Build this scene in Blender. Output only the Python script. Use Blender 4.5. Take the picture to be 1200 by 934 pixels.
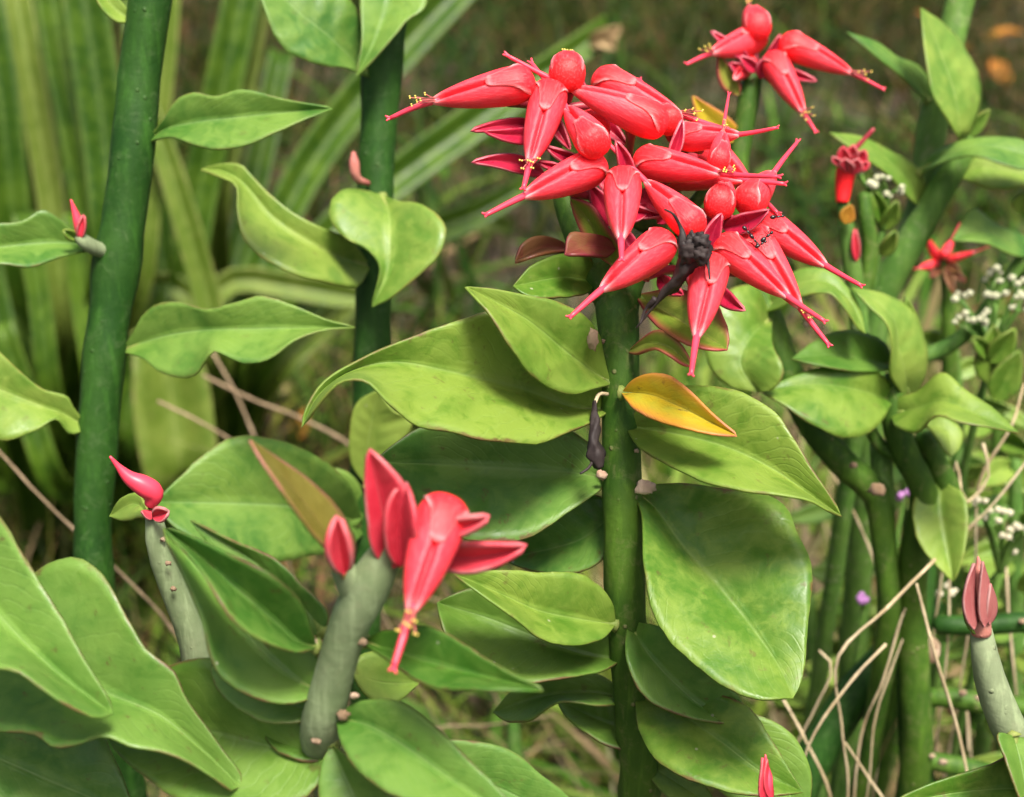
import bpy, math, random
import numpy as np
from mathutils import Vector, Matrix, noise

random.seed(7)
rng = np.random.default_rng(7)
for o in list(bpy.data.objects):
    bpy.data.objects.remove(o)
scene = bpy.context.scene
COL = scene.collection

# ------------------------------------------------------------------ camera, sky, sun, exposure
CAM_H, PITCH, FPX = 0.55, math.radians(24.0), 1903.0      # eye height (m), downward tilt, focal length in photo pixels
cam_d = bpy.data.cameras.new('camera')
cam_d.sensor_fit = 'HORIZONTAL'
cam_d.sensor_width = 36.0
cam_d.lens = 36.0 * FPX / 1200.0
cam_d.clip_start, cam_d.clip_end = 0.01, 200.0
cam_d.dof.use_dof = True
cam_d.dof.focus_distance = 0.300
cam_d.dof.aperture_fstop = 21.0
cam = bpy.data.objects.new('camera', cam_d)
COL.objects.link(cam)
cam.location = (0, 0, CAM_H)
cam.rotation_euler = (math.radians(90) - PITCH, 0, 0)
scene.camera = cam

SUN_EL, SUN_AZ = math.radians(64), math.radians(158)       # azimuth clockwise from +Y (the way the camera looks)
world = bpy.data.worlds.new('World')
scene.world = world
world.use_nodes = True
wn = world.node_tree
sky = wn.nodes.new('ShaderNodeTexSky')
sky.sky_type = 'NISHITA'
sky.sun_disc = False
sky.sun_elevation = SUN_EL
sky.sun_rotation = SUN_AZ
sky.air_density = 0.6
sky.dust_density = 7.0
sky.ozone_density = 0.3
bgn = wn.nodes['Background']
bgn.inputs['Strength'].default_value = 0.15
wn.links.new(sky.outputs['Color'], bgn.inputs['Color'])
sun_d = bpy.data.lights.new('sun', 'SUN')
sun_d.energy = 4.9
sun_d.angle = math.radians(16)
sun_d.color = (1.0, 0.95, 0.86)
sun = bpy.data.objects.new('sun', sun_d)
COL.objects.link(sun)
sd = Vector((math.sin(SUN_AZ) * math.cos(SUN_EL), math.cos(SUN_AZ) * math.cos(SUN_EL), math.sin(SUN_EL)))
sun.rotation_euler = sd.to_track_quat('Z', 'Y').to_euler()
scene.view_settings.view_transform = 'Standard'
scene.view_settings.look = 'None'
scene.view_settings.gamma = 1.0
scene.view_settings.exposure = 0.50

# ------------------------------------------------------------------ picture position + distance -> place
FWD = Vector((0, math.cos(PITCH), -math.sin(PITCH)))
UP = Vector((0, math.sin(PITCH), math.cos(PITCH)))
RIGHT = Vector((1, 0, 0))
EYE = Vector((0, 0, CAM_H))
def P(x, y, mm):
    d = mm * 0.001
    return EYE + (FWD + RIGHT * ((x - 600.0) / FPX) + UP * ((467.0 - y) / FPX)) * d
def G(x, y, z=0.0):
    r = FWD + RIGHT * ((x - 600.0) / FPX) + UP * ((467.0 - y) / FPX)
    return EYE + r * ((z - CAM_H) / r.z)
def PXM(mm): return mm * 0.001 / FPX                        # metres per photo pixel at that distance

# ------------------------------------------------------------------ materials
def new_mat(name):
    m = bpy.data.materials.new(name)
    m.use_nodes = True
    nt = m.node_tree
    return m, nt, nt.nodes['Principled BSDF']
def N(nt, t, **kw):
    n = nt.nodes.new(t)
    for k, v in kw.items(): setattr(n, k, v)
    return n
def mixc(nt, fac, a, b):
    n = N(nt, 'ShaderNodeMix', data_type='RGBA')
    for s, v in ((n.inputs[0], fac), (n.inputs[6], a), (n.inputs[7], b)):
        if isinstance(v, (int, float)): s.default_value = v
        elif isinstance(v, tuple): s.default_value = (*v, 1) if len(v) == 3 else v
        else: nt.links.new(v, s)
    return n.outputs[2]
def ramp(nt, val, lo, hi, a=0.0, b=1.0):
    n = N(nt, 'ShaderNodeMapRange', interpolation_type='SMOOTHSTEP')
    nt.links.new(val, n.inputs[0])
    for i, v in zip((1, 2, 3, 4), (lo, hi, a, b)): n.inputs[i].default_value = v
    return n.outputs[0]
def mth(nt, op, a, b=None):
    n = N(nt, 'ShaderNodeMath', operation=op)
    for s, v in zip(n.inputs, (a, b)):
        if v is None: continue
        if isinstance(v, (int, float)): s.default_value = v
        else: nt.links.new(v, s)
    return n.outputs[0]
def attr(nt, name):
    return N(nt, 'ShaderNodeAttribute', attribute_name=name)
def noise_tex(nt, scale, detail=3.0, rough=0.55, vec=None, dist=0.0):
    n = N(nt, 'ShaderNodeTexNoise')
    n.inputs['Scale'].default_value = scale
    n.inputs['Detail'].default_value = detail
    n.inputs['Roughness'].default_value = rough
    n.inputs['Distortion'].default_value = dist
    if vec is not None: nt.links.new(vec, n.inputs['Vector'])
    return n.outputs['Fac']
def geo_pos(nt): return N(nt, 'ShaderNodeNewGeometry').outputs['Position']

def leaf_mat(name, deep, light, edge, rib, rough=0.47, spots=0.5, edge_w=0.952, tip=None, trans=0.25, rnd=0.35):
    m, nt, b = new_mat(name)
    lv, lu = attr(nt, 'lv').outputs['Fac'], attr(nt, 'lu').outputs['Fac']
    av = mth(nt, 'ABSOLUTE', lv)
    pos = geo_pos(nt)
    oi = N(nt, 'ShaderNodeObjectInfo').outputs['Random']
    n1 = noise_tex(nt, 55, 3, 0.55, pos, 0.4)
    n2 = noise_tex(nt, 420, 3, 0.6, pos)
    f = mth(nt, 'ADD', ramp(nt, n1, 0.3, 0.72), mth(nt, 'MULTIPLY', mth(nt, 'SUBTRACT', oi, 0.5), rnd * 2))
    f.node.use_clamp = True
    c = mixc(nt, f, deep, light)
    n0 = noise_tex(nt, 190, 4, 0.65, pos, 0.6)
    c = mixc(nt, ramp(nt, n0, 0.42, 0.72, 0, 0.62), c, light)
    c = mixc(nt, ramp(nt, n0, 0.50, 0.28, 0, 0.60), c, deep)
    c = mixc(nt, ramp(nt, n2, 0.35, 0.75, 0, 0.30), c, light)
    # side veins as slightly paler lines slanting from the midrib
    vs = mth(nt, 'SUBTRACT', mth(nt, 'MULTIPLY', lu, 15.0), mth(nt, 'MULTIPLY', av, 4.5))
    vs = mth(nt, 'ADD', vs, mth(nt, 'MULTIPLY', n1, 4.5))
    vv = mth(nt, 'ABSOLUTE', mth(nt, 'SUBTRACT', mth(nt, 'FRACT', vs), 0.5))
    vein = ramp(nt, vv, 0.0, 0.16, 1.0, 0.0)
    c = mixc(nt, mth(nt, 'MULTIPLY', mth(nt, 'MULTIPLY', vein, ramp(nt, n1, 0.40, 0.66)), 0.13), c, rib)
    c = mixc(nt, ramp(nt, av, 0.0, 0.05, 0.38, 0.0), c, rib)
    # brown blemishes and specks
    if spots > 0:
        n3 = noise_tex(nt, 260, 4, 0.7, pos, 0.2)
        c = mixc(nt, ramp(nt, n3, 0.60, 0.70, 0, 0.9 * spots), c, (0.11, 0.065, 0.025))
        vor = N(nt, 'ShaderNodeTexVoronoi')
        vor.inputs['Scale'].default_value = 170
        nt.links.new(pos, vor.inputs['Vector'])
        sp = mth(nt, 'MULTIPLY', ramp(nt, vor.outputs['Distance'], 0.035, 0.07, 1, 0), ramp(nt, noise_tex(nt, 60, 1, 0.5, pos), 0.53, 0.6))
        c = mixc(nt, mth(nt, 'MULTIPLY', sp, 1.0 * spots), c, (0.5, 0.47, 0.36))
    if tip is not None:
        c = mixc(nt, mth(nt, 'MULTIPLY', ramp(nt, mth(nt, 'ADD', mth(nt, 'MULTIPLY', av, 0.75), mth(nt, 'MULTIPLY', n1, 0.5)), 0.55, 1.1), 0.9), c, tip)
    en = mth(nt, 'ADD', av, mth(nt, 'MULTIPLY', mth(nt, 'SUBTRACT', noise_tex(nt, 260, 3, 0.7, pos), 0.5), 0.22))
    ef = mth(nt, 'MULTIPLY', ramp(nt, en, edge_w, 1.01, 0.0, 1.0), ramp(nt, noise_tex(nt, 75, 3, 0.6, pos), 0.36, 0.66, 0.05, 0.85))
    c = mixc(nt, ef, c, edge)
    nt.links.new(c, b.inputs['Base Color'])
    b.inputs['Roughness'].default_value = rough
    nt.links.new(ramp(nt, n0, 0.25, 0.75, rough - 0.13, rough + 0.13), b.inputs['Roughness'])
    b.inputs['IOR'].default_value = 1.45
    b.inputs['Specular IOR Level'].default_value = 0.5
    bump = N(nt, 'ShaderNodeBump')
    bump.inputs['Strength'].default_value = 0.35
    bump.inputs['Distance'].default_value = 0.0006
    h = mth(nt, 'ADD', mth(nt, 'MULTIPLY', mth(nt, 'MULTIPLY', vein, ramp(nt, n1, 0.38, 0.66)), -0.22), mth(nt, 'ADD', mth(nt, 'MULTIPLY', n2, 0.45), mth(nt, 'MULTIPLY', n1, 0.9)))
    h = mth(nt, 'ADD', mth(nt, 'ADD', h, mth(nt, 'MULTIPLY', n0, 0.9)), ramp(nt, av, 0.0, 0.06, -0.9, 0.0))
    nt.links.new(h, bump.inputs['Height'])
    nt.links.new(bump.outputs['Normal'], b.inputs['Normal'])
    tr = N(nt, 'ShaderNodeBsdfTranslucent')
    nt.links.new(mixc(nt, 0.45, c, (0.26, 0.42, 0.02)), tr.inputs['Color'])
    mx = N(nt, 'ShaderNodeMixShader')
    mx.inputs[0].default_value = trans
    nt.links.new(b.outputs[0], mx.inputs[1]); nt.links.new(tr.outputs[0], mx.inputs[2])
    nt.links.new(mx.outputs[0], nt.nodes['Material Output'].inputs['Surface'])
    return m

BROWN_EDGE = (0.14, 0.060, 0.030)
M = {}
M['leaf'] = leaf_mat('leaf_green', (0.064, 0.165, 0.013), (0.200, 0.300, 0.042), BROWN_EDGE, (0.22, 0.34, 0.08))
M['cool'] = leaf_mat('leaf_cool_green', (0.052, 0.160, 0.020), (0.150, 0.275, 0.046), BROWN_EDGE, (0.21, 0.33, 0.10), spots=0.7)
M['deep'] = leaf_mat('leaf_deep_green', (0.042, 0.135, 0.012), (0.110, 0.220, 0.028), BROWN_EDGE, (0.17, 0.29, 0.07), spots=0.35)
M['lime'] = leaf_mat('leaf_lime', (0.105, 0.220, 0.026), (0.240, 0.340, 0.055), (0.26, 0.25, 0.05), (0.33, 0.44, 0.12), spots=0.35)
M['dull'] = leaf_mat('leaf_dull_green', (0.085, 0.190, 0.022), (0.160, 0.280, 0.042), BROWN_EDGE, (0.20, 0.32, 0.10), spots=0.5)
M['soft'] = leaf_mat('leaf_soft_green', (0.045, 0.145, 0.018), (0.165, 0.285, 0.045), (0.14, 0.13, 0.03), (0.23, 0.37, 0.13), spots=0.25, rough=0.5)
M['yellow'] = leaf_mat('leaf_yellow', (0.52, 0.35, 0.015), (0.36, 0.36, 0.03), (0.52, 0.18, 0.10), (0.36, 0.34, 0.05), spots=0.9, edge_w=0.84, tip=(0.56, 0.22, 0.03))
M['blush'] = leaf_mat('leaf_blushed', (0.13, 0.21, 0.02), (0.25, 0.28, 0.04), (0.30, 0.03, 0.05), (0.30, 0.28, 0.08), spots=0.4, edge_w=0.70, tip=(0.42, 0.06, 0.06))
M['maroon'] = leaf_mat('bract_maroon', (0.16, 0.018, 0.030), (0.15, 0.075, 0.02), (0.22, 0.02, 0.04), (0.20, 0.05, 0.04), spots=0.3, trans=0.15)
M['crimson'] = leaf_mat('bract_crimson', (0.30, 0.008, 0.035), (0.46, 0.016, 0.05), (0.62, 0.20, 0.24), (0.5, 0.06, 0.09), spots=0.0, trans=0.15, rough=0.35)
M['rose'] = leaf_mat('bract_rose', (0.50, 0.018, 0.04), (0.66, 0.05, 0.08), (0.46, 0.25, 0.24), (0.66, 0.16, 0.16), spots=0.0, edge_w=0.80, trans=0.2, rough=0.5)
M['dusty'] = leaf_mat('bract_dusty_rose', (0.25, 0.050, 0.055), (0.34, 0.11, 0.10), (0.46, 0.30, 0.28), (0.40, 0.16, 0.15), spots=0.0, edge_w=0.80, trans=0.15, rough=0.6)
M['olive'] = leaf_mat('bract_olive', (0.15, 0.13, 0.02), (0.21, 0.19, 0.03), (0.42, 0.13, 0.13), (0.24, 0.17, 0.05), spots=0.0, edge_w=0.72, trans=0.25, rough=0.5)
M['dead'] = leaf_mat('withered', (0.007, 0.005, 0.005), (0.026, 0.016, 0.013), (0.04, 0.03, 0.02), (0.02, 0.012, 0.012), spots=0.0, trans=0.0, rough=0.72)
M['strap'] = leaf_mat('strap_leaf', (0.022, 0.070, 0.004), (0.085, 0.165, 0.010), (0.16, 0.24, 0.03), (0.21, 0.30, 0.06), spots=0.3, rough=0.45, rnd=0.5, trans=0.3)
M['strap_pale'] = leaf_mat('strap_leaf_pale', (0.085, 0.150, 0.012), (0.165, 0.230, 0.034), (0.30, 0.28, 0.09), (0.30, 0.36, 0.10), spots=0.5, rough=0.5, trans=0.3)
M['tan'] = leaf_mat('leaf_dry', (0.26, 0.16, 0.07), (0.42, 0.30, 0.15), (0.22, 0.12, 0.06), (0.4, 0.3, 0.16), spots=0.6, rough=0.75, trans=0.2)
M['rust'] = leaf_mat('leaf_rusty', (0.40, 0.10, 0.015), (0.46, 0.26, 0.02), (0.3, 0.08, 0.02), (0.4, 0.2, 0.05), spots=0.6, rough=0.65)

def stem_mat(name, c1, c2, scar, rough=0.5, bumpy=0.5, warts=0.6):
    m, nt, b = new_mat(name)
    pos = geo_pos(nt)
    n1 = noise_tex(nt, 60, 3, 0.6, pos)
    n2 = noise_tex(nt, 600, 3, 0.6, pos)
    mp = N(nt, 'ShaderNodeMapping'); mp.inputs['Scale'].default_value = (420, 420, 45)
    nt.links.new(pos, mp.inputs['Vector'])
    c = mixc(nt, ramp(nt, n1, 0.3, 0.7), c1, c2)
    st = noise_tex(nt, 1.0, 4, 0.65, mp.outputs[0])
    c = mixc(nt, ramp(nt, st, 0.48, 0.72, 0, 0.45), c, tuple(min(1, k * 1.9) for k in c2))
    c = mixc(nt, ramp(nt, st, 0.45, 0.25, 0, 0.5), c, tuple(k * 0.6 for k in c1))
    c = mixc(nt, ramp(nt, noise_tex(nt, 260, 4, 0.7, pos, 1.0), 0.5, 0.78, 0, 0.35), c, scar)
    vor = N(nt, 'ShaderNodeTexVoronoi'); vor.inputs['Scale'].default_value = 330
    nt.links.new(pos, vor.inputs['Vector'])
    w = mth(nt, 'MULTIPLY', ramp(nt, vor.outputs['Distance'], 0.08, 0.2, 1, 0), ramp(nt, noise_tex(nt, 120, 2, 0.5, pos), 0.5, 0.62))
    c = mixc(nt, mth(nt, 'MULTIPLY', w, warts), c, scar)
    c = mixc(nt, ramp(nt, n2, 0.5, 0.8, 0, 0.3), c, c2)
    nt.links.new(c, b.inputs['Base Color'])
    b.inputs['Roughness'].default_value = rough + 0.1
    b.inputs['Specular IOR Level'].default_value = 0.2
    bump = N(nt, 'ShaderNodeBump')
    bump.inputs['Strength'].default_value = bumpy
    bump.inputs['Distance'].default_value = 0.0008
    nt.links.new(mth(nt, 'ADD', mth(nt, 'MULTIPLY', n1, 0.8), mth(nt, 'ADD', mth(nt, 'MULTIPLY', n2, 0.4), w)), bump.inputs['Height'])
    nt.links.new(bump.outputs['Normal'], b.inputs['Normal'])
    return m
M['stem'] = stem_mat('stem_green', (0.022, 0.072, 0.007), (0.058, 0.120, 0.012), (0.24, 0.22, 0.10))
M['stem_dark'] = stem_mat('stem_dark_green', (0.010, 0.046, 0.005), (0.022, 0.070, 0.008), (0.10, 0.16, 0.06), warts=0.25)
M['stem_grey'] = stem_mat('stem_grey_green', (0.130, 0.180, 0.082), (0.185, 0.230, 0.125), (0.22, 0.22, 0.13), rough=0.62, warts=0.15)
M['stem_light'] = stem_mat('stem_light_green', (0.050, 0.130, 0.020), (0.095, 0.185, 0.032), (0.30, 0.30, 0.18), warts=0.5)
M['petiole'] = stem_mat('petiole', (0.10, 0.18, 0.03), (0.20, 0.24, 0.06), (0.26, 0.12, 0.08))
M['scar'] = stem_mat('leaf_scar', (0.14, 0.085, 0.045), (0.34, 0.26, 0.18), (0.16, 0.09, 0.05), rough=0.8)
M['straw'] = stem_mat('dry_straw', (0.34, 0.26, 0.14), (0.52, 0.43, 0.28), (0.16, 0.10, 0.05), rough=0.8)
M['straw_pink'] = stem_mat('dry_stalk', (0.20, 0.145, 0.085), (0.32, 0.24, 0.15), (0.14, 0.09, 0.06), rough=0.8)
M['knob'] = stem_mat('axil_knob', (0.36, 0.24, 0.17), (0.48, 0.38, 0.27), (0.42, 0.08, 0.05), rough=0.7)

def flower_mat():
    m, nt, b = new_mat('flower_red')
    fx, fe = attr(nt, 'lu').outputs['Fac'], attr(nt, 'fe').outputs['Fac']
    tc = N(nt, 'ShaderNodeTexCoord').outputs['Object']
    n1 = noise_tex(nt, 5, 3, 0.6, tc)
    oi = N(nt, 'ShaderNodeObjectInfo').outputs['Random']
    f = mth(nt, 'ADD', ramp(nt, fx, 0.05, 0.6), mth(nt, 'MULTIPLY', mth(nt, 'SUBTRACT', n1, 0.5), 0.5))
    f.node.use_clamp = True
    c = mixc(nt, f, (0.82, 0.011, 0.013), (0.82, 0.050, 0.072))
    c = mixc(nt, mth(nt, 'MULTIPLY', oi, 0.45), c, (0.76, 0.02, 0.045))
    mp = N(nt, 'ShaderNodeMapping'); mp.inputs['Scale'].default_value = (3, 40, 40)
    nt.links.new(tc, mp.inputs['Vector'])
    streak = noise_tex(nt, 1.2, 4, 0.65, mp.outputs[0])
    c = mixc(nt, ramp(nt, streak, 0.45, 0.75, 0, 0.35), c, (0.86, 0.16, 0.18))
    c = mixc(nt, ramp(nt, streak, 0.48, 0.28, 0, 0.30), c, (0.62, 0.008, 0.02))
    c = mixc(nt, ramp(nt, noise_tex(nt, 9, 5, 0.7, tc), 0.66, 0.76, 0, 0.5), c, (0.40, 0.03, 0.03))
    c = mixc(nt, fe, c, (0.90, 0.50, 0.50))
    nt.links.new(c, b.inputs['Base Color'])
    b.inputs['Roughness'].default_value = 0.52
    b.inputs['Subsurface Weight'].default_value = 0.25
    b.inputs['Subsurface Radius'].default_value = (1.0, 0.25, 0.25)
    b.inputs['Subsurface Scale'].default_value = 0.0012
    b.inputs['Specular IOR Level'].default_value = 0.4
    bump = N(nt, 'ShaderNodeBump')
    bump.inputs['Strength'].default_value = 0.35
    bump.inputs['Distance'].default_value = 0.0004
    nt.links.new(mth(nt, 'ADD', mth(nt, 'MULTIPLY', noise_tex(nt, 30, 4, 0.65, tc), 0.5), mth(nt, 'MULTIPLY', streak, 0.8)), bump.inputs['Height'])
    nt.links.new(bump.outputs['Normal'], b.inputs['Normal'])
    return m
M['red'] = flower_mat()
def plain_mat(name, c, rough=0.5, var=0.15, scale=300):
    m, nt, b = new_mat(name)
    n1 = noise_tex(nt, scale, 3, 0.6, geo_pos(nt))
    nt.links.new(mixc(nt, n1, tuple(x * (1 - var * 2) for x in c), tuple(min(1, x * (1 + var * 2)) for x in c)), b.inputs['Base Color'])
    b.inputs['Roughness'].default_value = rough
    return m
M['pink'] = plain_mat('style_pink', (0.72, 0.045, 0.085), 0.4)
M['filament'] = plain_mat('filament', (0.42, 0.10, 0.09), 0.5)
M['anther'] = plain_mat('anther_yellow', (0.80, 0.62, 0.12), 0.7)
M['stalk_red'] = plain_mat('stalk_red', (0.28, 0.02, 0.035), 0.45)
M['white'] = plain_mat('floret_white', (0.40, 0.41, 0.27), 0.8, 0.3, 500)
M['bud_tan'] = plain_mat('floret_bud', (0.46, 0.43, 0.30), 0.8, 0.3)
M['ant'] = plain_mat('ant_black', (0.018, 0.010, 0.010), 0.25)
M['lilac'] = plain_mat('floret_lilac', (0.40, 0.18, 0.42), 0.8)
M['bract_bud'] = stem_mat('bud_dusty_rose', (0.33, 0.075, 0.075), (0.42, 0.17, 0.13), (0.5, 0.4, 0.35), rough=0.55, warts=0.1)

# ------------------------------------------------------------------ mesh helpers
def mesh_obj(name, verts, faces, mat, parent=None, attrs=None, smooth=True):
    me = bpy.data.meshes.new(name)
    me.from_pydata([tuple(v) for v in verts], [], faces)
    me.polygons.foreach_set('use_smooth', [smooth] * len(me.polygons))
    if attrs:
        for k, vals in attrs.items():
            a = me.attributes.new(k, 'FLOAT', 'POINT')
            a.data.foreach_set('value', vals)
    if mat is not None:
        for mm in (mat if isinstance(mat, (list, tuple)) else [mat]): me.materials.append(mm)
    me.update()
    o = bpy.data.objects.new(name, me)
    COL.objects.link(o)
    if parent is not None: o.parent = parent
    return o
def thing(name, label, cat, base, group=None):
    o = bpy.data.objects.new(name, None)
    o.empty_display_size = 0.02
    COL.objects.link(o)
    o.location = base
    o['label'], o['category'] = label, cat
    if group: o['group'] = group
    return o
def tag(o, label, cat, group=None):
    o['label'], o['category'] = label, cat
    if group: o['group'] = group
    return o
def org(t):                                                  # world origin of a thing or of a part at its thing's origin
    v = Vector((0, 0, 0))
    while t is not None:
        v += t.location; t = t.parent
    return v

def catmull(pts, n):
    """n points at even arc length along a smooth curve through pts (any dimension)."""
    p = np.array(pts, float)
    if len(p) == 2:
        t = np.linspace(0, 1, n)[:, None]
        return p[0] * (1 - t) + p[1] * t
    q = np.vstack([2 * p[0] - p[1], p, 2 * p[-1] - p[-2]])
    k = np.sqrt(np.maximum(np.linalg.norm(np.diff(q[:, :3] if q.shape[1] > 3 else q, axis=0), axis=1), 1e-9))
    t = np.concatenate([[0], np.cumsum(k)])
    out = []
    for i in range(1, len(q) - 2):
        u = np.linspace(t[i], t[i + 1], 17)[:, None]
        if i < len(q) - 3: u = u[:-1]
        A1 = (t[i] - u) / (t[i] - t[i-1]) * q[i-1] + (u - t[i-1]) / (t[i] - t[i-1]) * q[i]
        A2 = (t[i+1] - u) / (t[i+1] - t[i]) * q[i] + (u - t[i]) / (t[i+1] - t[i]) * q[i+1]
        A3 = (t[i+2] - u) / (t[i+2] - t[i+1]) * q[i+1] + (u - t[i+1]) / (t[i+2] - t[i+1]) * q[i+2]
        B1 = (t[i+1] - u) / (t[i+1] - t[i-1]) * A1 + (u - t[i-1]) / (t[i+1] - t[i-1]) * A2
        B2 = (t[i+2] - u) / (t[i+2] - t[i]) * A2 + (u - t[i]) / (t[i+2] - t[i]) * A3
        out.append((t[i+1] - u) / (t[i+1] - t[i]) * B1 + (u - t[i]) / (t[i+1] - t[i]) * B2)
    c = np.vstack(out)
    s = np.concatenate([[0], np.cumsum(np.linalg.norm(np.diff(c, axis=0), axis=1))])
    g = np.linspace(0, s[-1], n)
    return np.stack([np.interp(g, s, c[:, j]) for j in range(c.shape[1])], 1)

def shell(name, S, nu, nv, thick, mat, parent, o0, extra=None):
    """S[nu][nv] world points of the upper face -> closed thin solid."""
    S = np.array(S)
    du = np.gradient(S, axis=0); dv = np.gradient(S, axis=1)
    nrm = np.cross(du, dv)
    ln = np.linalg.norm(nrm, axis=2, keepdims=True)
    mean = nrm.reshape(-1, 3).sum(0)
    mean = mean / (np.linalg.norm(mean) + 1e-12)
    nrm = np.where(ln > 1e-12, nrm / np.maximum(ln, 1e-12), mean)
    B = S - nrm * thick
    V = np.concatenate([S.reshape(-1, 3), B.reshape(-1, 3)]) - np.array(o0)
    off = nu * nv
    F = []
    for i in range(nu - 1):
        for j in range(nv - 1):
            a, b, c, d = i*nv+j, i*nv+j+1, (i+1)*nv+j+1, (i+1)*nv+j
            F.append((d, c, b, a)); F.append((a+off, b+off, c+off, d+off))
        F.append((i*nv, (i+1)*nv, (i+1)*nv+off, i*nv+off)[::-1])
        e = nv - 1
        F.append((i*nv+e, (i+1)*nv+e, (i+1)*nv+e+off, i*nv+e+off))
    for j in range(nv - 1):
        F.append((j, j+1, j+1+off, j+off))
        k = (nu-1)*nv
        F.append((k+j, k+j+1, k+j+1+off, k+j+off)[::-1])
    lu = np.repeat(np.linspace(0, 1, nu), nv); lv = np.tile(np.linspace(-1, 1, nv), nu)
    at = {'lu': np.concatenate([lu, lu]), 'lv': np.concatenate([lv, lv])}
    if extra: at.update(extra)
    return mesh_obj(name, V, F, mat, parent, at)

LEAVES, KEEL = 0, -0.55
def leaf(parent, mat, mid, a, b, d, da=0.0, db=0.0, bulge=0.10, thick=0.42, nu=40, nv=13, name='leaf', wav=0.035):
    """A leaf from its midrib and its two edges. mid runs base..tip; a, b are the edges between them.
    d = distances (mm) of base[, middle], tip; da, db = how far (mm) each edge lies behind (+) or before (-) the midrib."""
    global LEAVES
    LEAVES += 1
    if da > 0: da = KEEL * da                      # the blades are keeled: both halves rise from the midrib
    db *= 1.6
    base, tip = mid[0], mid[-1]
    cm = catmull(mid, nu)
    ca = catmull([base] + list(a) + [tip], nu)
    cb = catmull([base] + list(b) + [tip], nu)
    ext = max(np.linalg.norm(ca - cb, axis=1).max(), 1.0)
    for i in range(1, nu - 1):
        for cc, sg in ((ca, 1.7), (cb, 9.3)):
            k_ = noise.noise(Vector((i / nu * 9 + sg, LEAVES * 3.1, 0))) * 0.7 + noise.noise(Vector((i / nu * 22 + sg, LEAVES * 3.1, 4))) * 0.45
            cc[i] += (cc[i] - cm[i]) * 0.055 * k_
    u = np.linspace(0, 1, nu)
    if len(d) == 2: dep = d[0] + (d[1] - d[0]) * u
    else: dep = catmull([(0, d[0]), (0.5 * (d[2]-d[0]) * 0 + 0.5, d[1]), (1, d[2])], 60); dep = np.interp(u, dep[:, 0], dep[:, 1])
    w = np.sin(np.pi * np.clip(u, 0, 1)) ** 0.6
    S = np.zeros((nu, nv, 3))
    h = nv // 2
    seed = LEAVES * 13.7
    for i in range(nu):
        pm = np.array(P(cm[i, 0], cm[i, 1], dep[i]))
        pa = np.array(P(ca[i, 0], ca[i, 1], dep[i] + da * w[i]))
        pb = np.array(P(cb[i, 0], cb[i, 1], dep[i] + db * w[i]))
        view = np.array(EYE) - pm; view /= np.linalg.norm(view)
        for j in range(nv):
            e = pa if j < h else pb
            t = abs(j - h) / h
            p = pm + (e - pm) * t
            hw = np.linalg.norm(e - pm)
            k = 0.6 * bulge * hw * (4 * t * (1 - t)) * (1 - 0.25 * t)
            q = noise.noise(Vector((p[0] * 45 + seed, p[1] * 45, p[2] * 45))) * wav * hw * 3.2 * (0.2 + t)
            q += noise.noise(Vector((p[0] * 130 + seed, p[1] * 130, p[2] * 130))) * wav * hw * 0.45
            q += 0.042 * hw * math.sin(2 * math.pi * (7.5 * u[i] - 1.3 * t) + seed) * 4 * t * (1 - t) * (0.35 + noise.noise(Vector((u[i] * 2.3 + seed, t * 1.5 * (1 if j < h else -1), 0.7))))
            S[i, j] = p + view * (k + q)
    # keep the facing side up: outward = towards the eye
    c = S[nu // 2]; r = np.cross(S[nu // 2 + 1, h] - S[nu // 2 - 1, h], c[-1] - c[0])
    if np.dot(r, np.array(EYE) - S[nu // 2, h]) < 0: S = S[:, ::-1]
    o = shell(name, S, nu, nv, thick * 0.001, M[mat], parent, org(parent))
    if nu >= 24 and name == 'leaf':
        q0, q1, q2 = (Vector(S[i_, h]) for i_ in (0, max(1, nu // 22), max(2, nu // 9)))
        tube('petiole', o, [q0 + FWD * 0.0006, q1 + FWD * 0.0007, q2 + FWD * 0.0004], [0.0016, 0.0011, 0.0004], M['petiole'], seg=8, n=9, rough=0.2, seed=seed)
    return o

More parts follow.
